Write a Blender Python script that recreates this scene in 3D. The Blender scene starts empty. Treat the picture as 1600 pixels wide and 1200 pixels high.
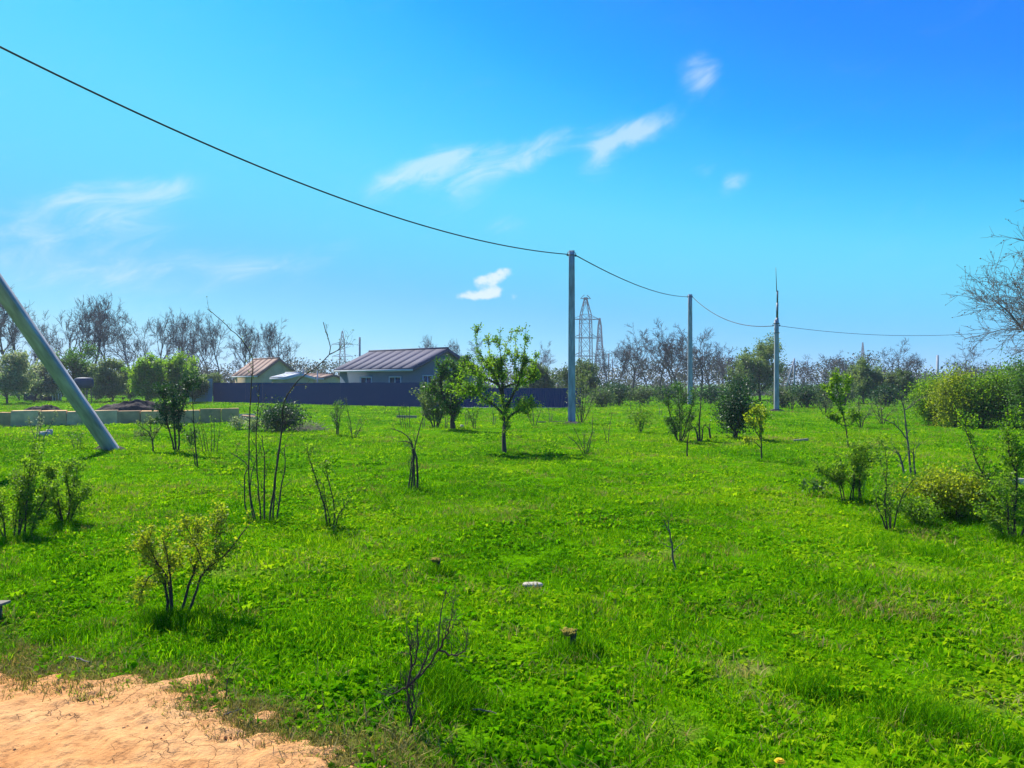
import bpy, math
import numpy as np
from mathutils import Vector

# ------------------------------------------------------------------ camera, sky, sun, exposure
S = bpy.context.scene
C = S.collection
F, CX, CY, EYE = 1200.0, 800.0, 600.0, 1.6      # focal length and centre in photo pixels, eye height in metres
PI = math.pi
cam = bpy.data.cameras.new('camera'); cam.lens = 27.0; cam.sensor_width = 36.0
cam.clip_start = 0.05; cam.clip_end = 6000
co = bpy.data.objects.new('camera', cam); C.objects.link(co)
co.location = (0, 0, EYE); co.rotation_euler = (math.radians(90), 0, 0)
S.camera = co
S.view_settings.view_transform = 'Standard'; S.view_settings.look = 'None'
S.view_settings.exposure = 0.85; S.view_settings.gamma = 1.0; S.view_settings.use_curve_mapping = False
SUN_AZ, SUN_EL = math.radians(-40), math.radians(50)      # azimuth from +Y, clockwise

W = bpy.data.worlds.new('World'); S.world = W; W.use_nodes = True
wn, wl = W.node_tree.nodes, W.node_tree.links
wn.clear()
def wmath(op, a, b=None, c=None):
    n = wn.new('ShaderNodeMath'); n.operation = op
    for i, v in enumerate((a, b, c)):
        if v is None: continue
        if isinstance(v, (int, float)): n.inputs[i].default_value = v
        else: wl.new(v, n.inputs[i])
    return n.outputs[0]
sky = wn.new('ShaderNodeTexSky'); sky.sky_type = 'NISHITA'; sky.sun_disc = False
sky.sun_elevation = SUN_EL; sky.sun_rotation = SUN_AZ
sky.altitude = 50; sky.air_density = 1.0; sky.dust_density = 0.3; sky.ozone_density = 1.5
# the photograph's vivid colour rendering of a clear sky: brightness of the physical sky -> azure to pale cyan
bw = wn.new('ShaderNodeRGBToBW'); wl.new(sky.outputs[0], bw.inputs[0])
SKYK = 0.1
hs = wn.new('ShaderNodeValToRGB'); hs.color_ramp.interpolation = 'CARDINAL'
sm = wn.new('ShaderNodeMath'); sm.operation = 'MULTIPLY'; sm.inputs[1].default_value = SKYK; wl.new(bw.outputs[0], sm.inputs[0]); wl.new(sm.outputs[0], hs.inputs[0])
ce = hs.color_ramp.elements
K_ = 2.0**S.view_settings.exposure
def sc_(r, g, b): return (*[(v/255/12.92 if v < 10 else ((v/255+0.055)/1.055)**2.4)/K_ for v in (r, g, b)], 1)
ce[0].position = 0.20; ce[0].color = sc_(6, 120, 252); ce[1].position = 1.0; ce[1].color = sc_(180, 230, 255)
for p_, c_ in ((0.29, (12, 146, 255)), (0.355, (38, 184, 255)), (0.46, (92, 216, 255)), (0.68, (108, 205, 255)), (0.84, (142, 224, 255))):
    e_ = ce.new(p_); e_.color = sc_(*c_)
hx10 = wn.new('ShaderNodeMix'); hx10.data_type = 'RGBA'; hx10.blend_type = 'MULTIPLY'; hx10.inputs['Factor'].default_value = 1.0
wl.new(hs.outputs[0], hx10.inputs['A']); hx10.inputs['B'].default_value = (10, 10, 10, 1)
tc = wn.new('ShaderNodeTexCoord')
sx = wn.new('ShaderNodeSeparateXYZ'); wl.new(tc.outputs['Generated'], sx.inputs[0])
AZ = wmath('ARCTAN2', sx.outputs[0], sx.outputs[1])
EL = wmath('ARCSINE', sx.outputs[2])
tilt = 0.32
u_ = wmath('ADD', wmath('MULTIPLY', AZ, math.cos(tilt)), wmath('MULTIPLY', EL, math.sin(tilt)))
v_ = wmath('SUBTRACT', wmath('MULTIPLY', EL, math.cos(tilt)), wmath('MULTIPLY', AZ, math.sin(tilt)))
cv = wn.new('ShaderNodeCombineXYZ'); wl.new(wmath('MULTIPLY', u_, 7.0), cv.inputs[0]); wl.new(wmath('MULTIPLY', v_, 20.0), cv.inputs[1])
nz = wn.new('ShaderNodeTexNoise'); nz.inputs['Scale'].default_value = 1.6; nz.inputs['Detail'].default_value = 7
nz.inputs['Roughness'].default_value = 0.62; nz.inputs['Distortion'].default_value = 0.9
wl.new(cv.outputs[0], nz.inputs['Vector'])
cv2 = wn.new('ShaderNodeCombineXYZ'); wl.new(wmath('MULTIPLY', AZ, 75.0), cv2.inputs[0]); wl.new(wmath('MULTIPLY', EL, 100.0), cv2.inputs[1])
nz2 = wn.new('ShaderNodeTexNoise'); nz2.inputs['Scale'].default_value = 1.0; nz2.inputs['Detail'].default_value = 6
wl.new(cv2.outputs[0], nz2.inputs['Vector'])
wz = wn.new('ShaderNodeTexNoise'); wz.inputs['Scale'].default_value = 9.0; wz.inputs['Detail'].default_value = 5; wz.inputs['Roughness'].default_value = 0.6
wl.new(tc.outputs['Generated'], wz.inputs['Vector']); wsp = wn.new('ShaderNodeSeparateColor'); wl.new(wz.outputs['Color'], wsp.inputs[0])
AZ0, EL0 = AZ, EL
AZ = wmath('ADD', AZ0, wmath('MULTIPLY', wmath('SUBTRACT', wsp.outputs[0], 0.5), 0.06)); EL = wmath('ADD', EL0, wmath('MULTIPLY', wmath('SUBTRACT', wsp.outputs[1], 0.5), 0.035))
def env(px, py, su, sv, ang):
    """soft elliptical envelope of a cloud around a direction in the sky; sizes in degrees"""
    a0 = math.atan((px-CX)/F); e0 = math.atan((CY-py)/math.hypot(F, px-CX)); ang = math.radians(ang)
    da, de = wmath('SUBTRACT', AZ, a0), wmath('SUBTRACT', EL, e0)
    u = wmath('DIVIDE', wmath('ADD', wmath('MULTIPLY', da, math.cos(ang)), wmath('MULTIPLY', de, math.sin(ang))), math.radians(su))
    v = wmath('DIVIDE', wmath('SUBTRACT', wmath('MULTIPLY', de, math.cos(ang)), wmath('MULTIPLY', da, math.sin(ang))), math.radians(sv))
    r2 = wmath('ADD', wmath('MULTIPLY', u, u), wmath('MULTIPLY', v, v))
    return wmath('EXPONENT', wmath('MULTIPLY', r2, -1.0))
def total(lst):
    t = None
    for w, e in lst:
        x = wmath('MULTIPLY', e, w); t = x if t is None else wmath('ADD', t, x)
    return t
wisps = total([(0.8, env(620, 285, 3.0, 1.0, 27)), (0.9, env(690, 262, 3.0, 1.1, 16)), (0.8, env(770, 250, 3.0, 1.1, 12)), (0.8, env(850, 230, 2.4, 0.9, 22)), (0.85, env(955, 222, 1.9, 0.9, 26)), (0.9, env(1000, 202, 2.2, 0.8, 18)),
               (0.4, env(930, 250, 2.0, 1.7, 30)), (0.4, env(720, 300, 4.0, 1.6, 16)), (0.7, env(1085, 105, 1.1, 0.9, 10)), (0.8, env(1100, 130, 1.1, 1.3, -60)), (0.8, env(1158, 284, 1.1, 0.6, 24)), (0.2, env(1050, 180, 3.4, 1.0, 32)),
               (0.45, env(1105, 263, 1.2, 0.5, 5)), (0.7, env(245, 298, 3.6, 0.9, 12)), (0.6, env(165, 325, 4.0, 1.3, 12)), (0.4, env(125, 300, 1.6, 1.0, 0)), (0.45, env(790, 352, 1.8, 0.6, 14)),
               (0.5, env(190, 385, 9, 2.4, -6)), (0.5, env(390, 425, 3.6, 1.0, 12)), (0.35, env(530, 395, 2.5, .8, 15)), (0.35, env(60, 440, 9, 3, 0))])
wm = wn.new('ShaderNodeMapRange'); wm.interpolation_type = 'SMOOTHSTEP'
wl.new(wmath('MULTIPLY', wisps, wmath('MULTIPLY', wmath('POWER', nz.outputs[0], 1.9), 3.7)), wm.inputs['Value'])
wm.inputs['From Min'].default_value = 0.10; wm.inputs['From Max'].default_value = 1.5; wm.inputs['To Max'].default_value = 0.52
AZ = wmath('ADD', AZ0, wmath('MULTIPLY', wmath('SUBTRACT', wsp.outputs[1], 0.5), 0.02)); EL = wmath('ADD', EL0, wmath('MULTIPLY', wmath('SUBTRACT', wsp.outputs[2], 0.5), 0.012))
puff = total([(0.9, env(785, 426, 0.85, 0.45, 6)), (0.85, env(758, 436, 0.95, 0.48, 4)), (0.9, env(765, 459, 1.0, 0.48, 2)), (0.85, env(730, 463, 1.1, 0.42, 2)), (0.6, env(802, 464, 0.42, 0.40, 0)), (0.35, env(762, 447, 1.5, 0.5, 0))])
pm = wn.new('ShaderNodeMapRange'); pm.interpolation_type = 'SMOOTHSTEP'
wl.new(wmath('MULTIPLY', puff, wmath('ADD', wmath('MULTIPLY', nz2.outputs[0], 1.7), 0.1)), pm.inputs['Value'])
pm.inputs['From Min'].default_value = 0.34; pm.inputs['From Max'].default_value = 0.95; pm.inputs['To Max'].default_value = 0.9
# faint thin cirrus everywhere, so the sky goes on outside the frame
veil = wmath('MULTIPLY', wmath('MAXIMUM', wmath('SUBTRACT', nz.outputs[0], 0.55), 0.0), 0.10)
cov = wmath('MINIMUM', wmath('ADD', wmath('MAXIMUM', wm.outputs[0], pm.outputs[0]), veil), 1.0)
mx = wn.new('ShaderNodeMix'); mx.data_type = 'RGBA'
wl.new(cov, mx.inputs['Factor']); wl.new(hx10.outputs['Result'], mx.inputs['A']); mx.inputs['B'].default_value = (4.6, 5.3, 5.7, 1)
bg = wn.new('ShaderNodeBackground'); bg.inputs['Strength'].default_value = 0.10
wl.new(mx.outputs['Result'], bg.inputs['Color'])
wo = wn.new('ShaderNodeOutputWorld'); wl.new(bg.outputs[0], wo.inputs['Surface'])

sl = bpy.data.lights.new('sun', 'SUN'); sl.energy = 5.0; sl.angle = math.radians(0.55); sl.color = (1.0, 0.95, 0.86)
so = bpy.data.objects.new('sun', sl); C.objects.link(so)
sd = Vector((math.sin(SUN_AZ)*math.cos(SUN_EL), math.cos(SUN_AZ)*math.cos(SUN_EL), math.sin(SUN_EL)))
so.rotation_euler = sd.to_track_quat('Z', 'Y').to_euler(); so.location = sd*60

# ------------------------------------------------------------------ helpers
def gz(x, y):
    """gentle unevenness of the meadow"""
    x = np.asarray(x, float); y = np.asarray(y, float)
    fade = np.clip((60-np.hypot(x, y))/20, 0, 1)
    return fade*(0.022*np.sin(x*1.1+0.6*y+1.0)+0.018*np.sin(-0.7*x+1.35*y+2.0)+0.014*np.sin(1.9*x-0.5*y))
def G(px, py):
    """photo pixel of a point on the ground -> position on the ground"""
    d = EYE*F/(py-CY); return np.array([(px-CX)/F*d, d, 0.0])
def P(px, py, d):
    return np.array([(px-CX)/F*d, d, EYE-(py-CY)/F*d])
def unit(v):
    v = np.asarray(v, float); return v/(np.linalg.norm(v)+1e-9)
def mesh_np(name, V, Q=None, T=None, tint=None, mat=None, smooth=True):
    V = np.asarray(V, np.float32).reshape(-1, 3)
    Q = np.zeros((0, 4), np.int32) if Q is None else np.asarray(Q, np.int32).reshape(-1, 4)
    T = np.zeros((0, 3), np.int32) if T is None else np.asarray(T, np.int32).reshape(-1, 3)
    me = bpy.data.meshes.new(name)
    me.vertices.add(len(V)); me.vertices.foreach_set('co', V.ravel())
    loops = np.concatenate([Q.ravel(), T.ravel()])
    me.loops.add(len(loops)); me.loops.foreach_set('vertex_index', loops)
    st = np.concatenate([np.arange(len(Q))*4, len(Q)*4+np.arange(len(T))*3]).astype(np.int32)
    me.polygons.add(len(st)); me.polygons.foreach_set('loop_start', st)
    if tint is not None:
        a = me.attributes.new('tint', 'FLOAT', 'POINT'); a.data.foreach_set('value', np.asarray(tint, np.float32))
    me.update(calc_edges=True); me.validate()
    if smooth: me.polygons.foreach_set('use_smooth', np.ones(len(st), bool))
    if mat: me.materials.append(mat)
    return me
def obj(name, me, parent=None, loc=None, rotz=0, scale=None):
    o = bpy.data.objects.new(name, me); C.objects.link(o)
    if parent: o.parent = parent
    if loc is not None: o.location = [float(v) for v in loc]
    if rotz: o.rotation_euler = (0, 0, rotz)
    if scale is not None: o.scale = scale
    return o
def tag(o, label, cat, group=None, kind=None):
    o['label'] = label; o['category'] = cat
    if group: o['group'] = group
    if kind: o['kind'] = kind
    return o
def thing(name, label, cat, loc=(0, 0, 0), rotz=0, group=None, scale=None):
    return tag(obj(name, None, None, loc, rotz, scale), label, cat, group)
def ground_at(p, sink=0.0):
    return (float(p[0]), float(p[1]), float(gz(p[0], p[1]))-sink)
def dup(root, loc, rotz, scale=None, label=None, group=None):
    r = root.copy(); C.objects.link(r); r.location = loc; r.rotation_euler = (0, 0, rotz)
    if scale is not None: r.scale = scale
    if label: r['label'] = label
    if group: r['group'] = group
    for ch in list(root.children):
        c = ch.copy(); C.objects.link(c); c.parent = r
        for g in list(ch.children):
            d = g.copy(); C.objects.link(d); d.parent = c
    return r
class MB:
    """collects boxes and bars into one mesh"""
    def __init__(s): s.v = []; s.q = []; s.t = []
    def box(s, x0, x1, y0, y1, z0, z1):
        n = len(s.v)
        s.v += [(x0,y0,z0),(x1,y0,z0),(x1,y1,z0),(x0,y1,z0),(x0,y0,z1),(x1,y0,z1),(x1,y1,z1),(x0,y1,z1)]
        s.q += [[n+i for i in f] for f in ((0,3,2,1),(4,5,6,7),(0,1,5,4),(1,2,6,5),(2,3,7,6),(3,0,4,7))]
        return s
    def hexa(s, pts):
        n = len(s.v); s.v += [tuple(p) for p in pts]
        s.q += [[n+i for i in f] for f in ((0,3,2,1),(4,5,6,7),(0,1,5,4),(1,2,6,5),(2,3,7,6),(3,0,4,7))]
        return s
    def bar(s, a, b, ra, rb=None, k=4):
        rb = ra if rb is None else rb
        a, b = np.asarray(a, float), np.asarray(b, float); t = unit(b-a)
        ref = np.array([0, 0, 1.0]) if abs(t[2]) < 0.9 else np.array([1.0, 0, 0])
        u = unit(np.cross(t, ref)); w = np.cross(t, u); n = len(s.v)
        for p, r in ((a, ra), (b, rb)):
            for i in range(k):
                an = 2*PI*i/k+PI/4; s.v.append(tuple(p+r*(math.cos(an)*u+math.sin(an)*w)))
        for i in range(k):
            j = (i+1) % k; s.q.append([n+i, n+j, n+k+j, n+k+i])
        if k == 4: s.q += [[n+3, n+2, n+1, n], [n+4, n+5, n+6, n+7]]
        else:
            for i in range(1, k-1): s.t += [[n, n+i+1, n+i], [n+k, n+k+i, n+k+i+1]]
        return s
    def build(s, name, mat, parent=None, loc=None, rotz=0, smooth=False, bevel=0):
        o = obj(name, mesh_np(name, s.v, s.q, s.t, mat=mat, smooth=smooth), parent, loc, rotz)
        if bevel:
            m = o.modifiers.new('bevel', 'BEVEL'); m.width = bevel; m.segments = 2
        return o
def tubes(chains, sides=4):
    """chains: list of (points Nx3, radii N) -> vertices, quads"""
    Vs, Qs = [], []; n0 = 0
    ang = 2*PI*np.arange(sides)/sides; ca, sa = np.cos(ang), np.sin(ang)
    for pts, rad in chains:
        pts = np.asarray(pts, float); rad = np.asarray(rad, float); n = len(pts)
        t = np.empty_like(pts); t[1:-1] = pts[2:]-pts[:-2]; t[0] = pts[1]-pts[0]; t[-1] = pts[-1]-pts[-2]
        t /= np.linalg.norm(t, axis=1, keepdims=True)+1e-9
        m = unit(pts[-1]-pts[0])
        ref = np.array([0.9, 0.43, 0.1]) if abs(m[2]) > 0.6 else np.array([0.1, 0.05, 1.0])
        u = np.cross(t, ref); u /= np.linalg.norm(u, axis=1, keepdims=True)+1e-9
        w = np.cross(t, u)
        V = pts[:, None, :]+rad[:, None, None]*(ca[None, :, None]*u[:, None, :]+sa[None, :, None]*w[:, None, :])
        Vs.append(V.reshape(-1, 3))
        i = np.arange(n-1)[:, None]*sides; j = np.arange(sides)[None, :]; k = (j+1) % sides
        Qs.append((n0+np.stack([i+j, i+k, i+sides+k, i+sides+j], -1)).reshape(-1, 4)); n0 += n*sides
    return np.concatenate(Vs), np.concatenate(Qs)
def leaves(rng, cen, size, outward=None, wid=0.38, var=0.4, up=0.3, tint=None):
    """rhombic folded leaves at the given points -> vertices, quads, tints"""
    n = len(cen); a = rng.normal(0, 1, (n, 3)); a[:, 2] += up
    if outward is not None: a += outward
    a /= np.linalg.norm(a, axis=1, keepdims=True)+1e-9
    r = rng.normal(0, 1, (n, 3)); b = np.cross(a, r); b /= np.linalg.norm(b, axis=1, keepdims=True)+1e-9
    nn = np.cross(a, b); L = size*rng.uniform(1-var, 1+var, (n, 1))
    V = np.stack([cen, cen+a*L*0.45+b*L*wid+nn*L*0.10, cen+a*L, cen+a*L*0.45-b*L*wid+nn*L*0.10], 1).reshape(-1, 3)
    Q = np.arange(n*4).reshape(n, 4)
    tt = rng.uniform(0, 1, n) if tint is None else np.clip(tint+rng.normal(0, 0.12, n), 0, 1)
    return V, Q, np.repeat(tt, 4)

# ------------------------------------------------------------------ materials
def new_mat(name):
    m = bpy.data.materials.new(name); m.use_nodes = True
    nt = m.node_tree; nt.nodes.clear(); out = nt.nodes.new('ShaderNodeOutputMaterial')
    return m, nt, nt.nodes, nt.links, out
def ramp(nodes, stops):
    r = nodes.new('ShaderNodeValToRGB'); e = r.color_ramp.elements
    while len(e) > 1: e.remove(e[-1])
    e[0].position, e[0].color = stops[0][0], (*stops[0][1], 1)
    for p, c in stops[1:]:
        x = e.new(p); x.color = (*c, 1)
    return r
def leaf_mat(name, c0, c1, c2, trans=0.4, inst=False, rough=0.5, spec=0.35):
    m, nt, N, L, out = new_mat(name)
    at = N.new('ShaderNodeAttribute'); at.attribute_name = 'tint'
    if inst: at.attribute_type = 'INSTANCER'
    f = at.outputs['Fac']
    if inst:
        a2 = N.new('ShaderNodeAttribute'); a2.attribute_name = 'blade'
        ad = N.new('ShaderNodeMath'); ad.operation = 'MULTIPLY_ADD'; L.new(a2.outputs['Fac'], ad.inputs[0])
        ad.inputs[1].default_value = 0.9; L.new(f, ad.inputs[2]); f = ad.outputs[0]
        sb = N.new('ShaderNodeMath'); sb.operation = 'SUBTRACT'; L.new(f, sb.inputs[0]); sb.inputs[1].default_value = 0.45; f = sb.outputs[0]
    r = ramp(N, [(0.0, c0), (0.5, c1), (1.0, c2)]); L.new(f, r.inputs[0])
    if spec > 0:
        p = N.new('ShaderNodeBsdfPrincipled'); p.inputs['Roughness'].default_value = rough
        p.inputs['Specular IOR Level'].default_value = spec; L.new(r.outputs[0], p.inputs['Base Color'])
    else:
        p = N.new('ShaderNodeBsdfDiffuse'); L.new(r.outputs[0], p.inputs['Color'])
    t = N.new('ShaderNodeBsdfTranslucent')
    br = N.new('ShaderNodeMix'); br.data_type = 'RGBA'; br.blend_type = 'MULTIPLY'; br.inputs['Factor'].default_value = 1.0
    L.new(r.outputs[0], br.inputs['A']); br.inputs['B'].default_value = (1.35, 1.3, 0.7, 1); L.new(br.outputs['Result'], t.inputs['Color'])
    x = N.new('ShaderNodeMixShader'); x.inputs[0].default_value = trans
    L.new(p.outputs[0], x.inputs[1]); L.new(t.outputs[0], x.inputs[2]); L.new(x.outputs[0], out.inputs['Surface'])
    return m
def solid(name, c0, c1=None, scale=4.0, rough=0.8, bump=0.0, spec=0.3, detail=6, metal=0.0, stretch=(1, 1, 1)):
    m, nt, N, L, out = new_mat(name)
    c1 = c1 or tuple(v*0.7 for v in c0)
    t = N.new('ShaderNodeTexCoord'); mp = N.new('ShaderNodeMapping'); mp.inputs['Scale'].default_value = stretch
    L.new(t.outputs['Object'], mp.inputs['Vector'])
    nz = N.new('ShaderNodeTexNoise'); nz.inputs['Scale'].default_value = scale; nz.inputs['Detail'].default_value = detail
    L.new(mp.outputs[0], nz.inputs['Vector'])
    r = ramp(N, [(0.3, c1), (0.7, c0)]); L.new(nz.outputs[0], r.inputs[0])
    p = N.new('ShaderNodeBsdfPrincipled'); p.inputs['Roughness'].default_value = rough; p.inputs['Metallic'].default_value = metal
    p.inputs['Specular IOR Level'].default_value = spec; L.new(r.outputs[0], p.inputs['Base Color'])
    if bump:
        b = N.new('ShaderNodeBump'); b.inputs['Strength'].default_value = bump; b.inputs['Distance'].default_value = 0.02
        L.new(nz.outputs[0], b.inputs['Height']); L.new(b.outputs[0], p.inputs['Normal'])
    L.new(p.outputs[0], out.inputs['Surface'])
    return m
M = {}
M['grass'] = leaf_mat('grass_blades', (0.028, 0.135, 0.001), (0.105, 0.310, 0.001), (0.28, 0.43, 0.006), 0.5, True, 0.6, 0.0)
M['dry_grass'] = leaf_mat('dry_grass_blades', (0.12, 0.13, 0.02), (0.26, 0.22, 0.06), (0.40, 0.33, 0.13), 0.35, True, 0.7, 0.0)
M['leaf_spring'] = leaf_mat('leaf_spring', (0.05, 0.14, 0.004), (0.13, 0.27, 0.008), (0.26, 0.38, 0.03), 0.65)
M['leaf_yellow'] = leaf_mat('leaf_yellow_green', (0.11, 0.17, 0.006), (0.22, 0.30, 0.012), (0.36, 0.40, 0.03), 0.65)
M['leaf_mid'] = leaf_mat('leaf_mid_green', (0.025, 0.085, 0.010), (0.06, 0.16, 0.014), (0.12, 0.23, 0.03), 0.45)
M['leaf_dark'] = leaf_mat('leaf_dark_green', (0.010, 0.040, 0.012), (0.022, 0.075, 0.018), (0.05, 0.12, 0.03), 0.3)
M['leaf_grey'] = leaf_mat('leaf_grey_green', (0.06, 0.11, 0.03), (0.13, 0.20, 0.06), (0.24, 0.31, 0.12), 0.5)
M['leaf_blossom'] = leaf_mat('leaf_and_blossom', (0.07, 0.13, 0.05), (0.17, 0.24, 0.11), (0.55, 0.56, 0.46), 0.5)
M['leaf_far'] = leaf_mat('leaf_far', (0.035, 0.07, 0.03), (0.08, 0.13, 0.045), (0.15, 0.20, 0.075), 0.45)
M['leaf_lilac'] = leaf_mat('far_twigs_and_leaves', (0.04, 0.042, 0.045), (0.075, 0.08, 0.07), (0.12, 0.13, 0.09), 0.3)
M['bark'] = solid('bark', (0.075, 0.055, 0.040), (0.030, 0.022, 0.017), 18, 0.9, 0.5, stretch=(1, 1, 0.25))
M['bark_grey'] = solid('bark_grey', (0.15, 0.125, 0.11), (0.075, 0.06, 0.052), 10, 0.9, 0.4, stretch=(1, 1, 0.3))
M['bark_far'] = solid('bark_far', (0.10, 0.08, 0.08), (0.055, 0.043, 0.045), 3, 0.9)
M['bud'] = leaf_mat('bud', (0.06, 0.035, 0.03), (0.11, 0.075, 0.045), (0.16, 0.16, 0.06), 0.3)
M['concrete'] = solid('concrete', (0.40, 0.41, 0.43), (0.17, 0.175, 0.185), 3.5, 0.85, 0.35, detail=10, stretch=(2.2, 2.2, 0.45))
M['steel'] = solid('steel', (0.16, 0.165, 0.17), (0.10, 0.105, 0.11), 6, 0.5, metal=0.4)
M['pylon'] = solid('pylon_steel', (0.05, 0.058, 0.075), (0.035, 0.04, 0.055), 2, 0.8, spec=0.1)
M['rust'] = solid('weathered_steel', (0.12, 0.10, 0.09), (0.07, 0.06, 0.055), 8, 0.7, metal=0.2)
M['cable'] = solid('cable', (0.035, 0.035, 0.035), (0.02, 0.02, 0.02), 3, 0.6)
M['fence'] = solid('fence_sheet', (0.004, 0.040, 0.13), (0.0037, 0.037, 0.122), 9, 0.7, spec=0.12)
M['fence_pale'] = solid('fence_pale', (0.22, 0.36, 0.48), (0.17, 0.30, 0.42), 1.5, 0.5)
M['post'] = solid('fence_post', (0.05, 0.06, 0.08), (0.03, 0.04, 0.05), 4, 0.6)
M['roof'] = solid('roof_sheet', (0.076, 0.070, 0.104), (0.072, 0.066, 0.098), 9, 0.75, spec=0.2)
M['roof_brown'] = solid('roof_brown', (0.20, 0.11, 0.078), (0.18, 0.098, 0.07), 9, 0.7)
M['wall_grey'] = solid('wall_grey', (0.11, 0.15, 0.21), (0.095, 0.13, 0.185), 1.2, 0.8)
M['wall_buff'] = solid('wall_buff', (0.45, 0.36, 0.24), (0.36, 0.28, 0.18), 1.6, 0.85)
M['trim'] = solid('trim_white', (0.45, 0.46, 0.48), (0.38, 0.39, 0.41), 2, 0.6)
M['glass'] = solid('window_glass', (0.02, 0.03, 0.045), (0.015, 0.02, 0.03), 1, 0.12, spec=0.6)
M['shed'] = solid('shed_wall', (0.020, 0.040, 0.085), (0.012, 0.026, 0.06), 2, 0.6)
M['white'] = solid('white_paint', (0.72, 0.72, 0.70), (0.58, 0.58, 0.56), 5, 0.6)
M['soil'] = solid('dark_soil', (0.055, 0.042, 0.036), (0.022, 0.017, 0.016), 7, 0.95, 0.8)
M['wood'] = solid('weathered_wood', (0.30, 0.26, 0.19), (0.16, 0.13, 0.09), 9, 0.85, 0.3, stretch=(0.2, 1, 1))
M['stone_pale'] = solid('stone_pale', (0.48, 0.43, 0.33), (0.36, 0.31, 0.23), 12, 0.85, 0.3)
M['moss'] = solid('moss', (0.32, 0.24, 0.03), (0.14, 0.15, 0.02), 30, 0.95, 0.5)
M['petal'] = solid('petal_yellow', (0.80, 0.55, 0.01), (0.70, 0.42, 0.01), 30, 0.6)
BLOCK_MATS = [solid('stone_block_%d' % i, c, tuple(v*0.62 for v in c), 3.5, 0.9, 0.5, detail=9) for i, c in
              enumerate([(0.80, 0.46, 0.18), (0.66, 0.36, 0.14), (0.84, 0.52, 0.24), (0.56, 0.33, 0.15)])]

# position of the dirt track's edge: s > 0 in the grass, < 0 on the track (metres across)
EA, EN, ED = np.array([-3.2, 4.8]), np.array([0.489, 0.872]), np.array([0.872, -0.489])
def edge_s(x, y):
    x = np.asarray(x, float); y = np.asarray(y, float)
    s = (x-EA[0])*EN[0]+(y-EA[1])*EN[1]; a = (x-EA[0])*ED[0]+(y-EA[1])*ED[1]
    wob = 0.10*np.sin(a*2.3+0.5)+0.06*np.sin(a*5.7+2)+0.035*np.sin(a*13.1+s*4)+0.03*np.sin(a*23+s*17)
    return s+wob, a
def vnoise(x, y, seed=0):
    """cheap smooth value noise"""
    x = np.asarray(x, float); y = np.asarray(y, float)
    xi, yi = np.floor(x).astype(np.int64), np.floor(y).astype(np.int64); fx, fy = x-xi, y-yi
    fx, fy = fx*fx*(3-2*fx), fy*fy*(3-2*fy)
    def h(i, j):
        v = np.sin(i*127.1+j*311.7+seed*74.7)*43758.5453; return v-np.floor(v)
    return (h(xi, yi)*(1-fx)+h(xi+1, yi)*fx)*(1-fy)+(h(xi, yi+1)*(1-fx)+h(xi+1, yi+1)*fx)*fy
# dry, straw coloured patches of the meadow: centre, radius along x, radius along y, weight
DRY = [(*G(1215, 686)[:2], 0.95, 0.45, 1.0), (*G(1365, 694)[:2], 0.8, 0.5, 0.9), (*G(760, 800)[:2], 0.7, 0.5, 0.55), (*G(1160, 1045)[:2], 0.20, 0.14, 0.9),
       (*G(1050, 1135)[:2], 0.12, 0.08, 1.0), (*G(640, 950)[:2], 0.18, 0.10, 0.9), (*G(620, 1165)[:2], 0.22, 0.12, 1.0), (*G(1555, 752)[:2], 0.4, 0.5, 0.7),
       (*G(1020, 865)[:2], 0.3, 0.3, 0.6), (*G(1450, 900)[:2], 0.3, 0.25, 0.5), (*G(380, 890)[:2], 0.35, 0.3, 0.5), (*G(1560, 1090)[:2], 0.2, 0.14, 0.5), (*G(1330, 700)[:2], .5, .4, .6)]
def dryness(x, y):
    d = np.zeros_like(np.asarray(x, float))
    for cx, cy, rx, ry, w in DRY: d = np.maximum(d, w*np.exp(-(((x-cx)/rx)**2+((y-cy)/ry)**2)))
    return d

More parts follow.
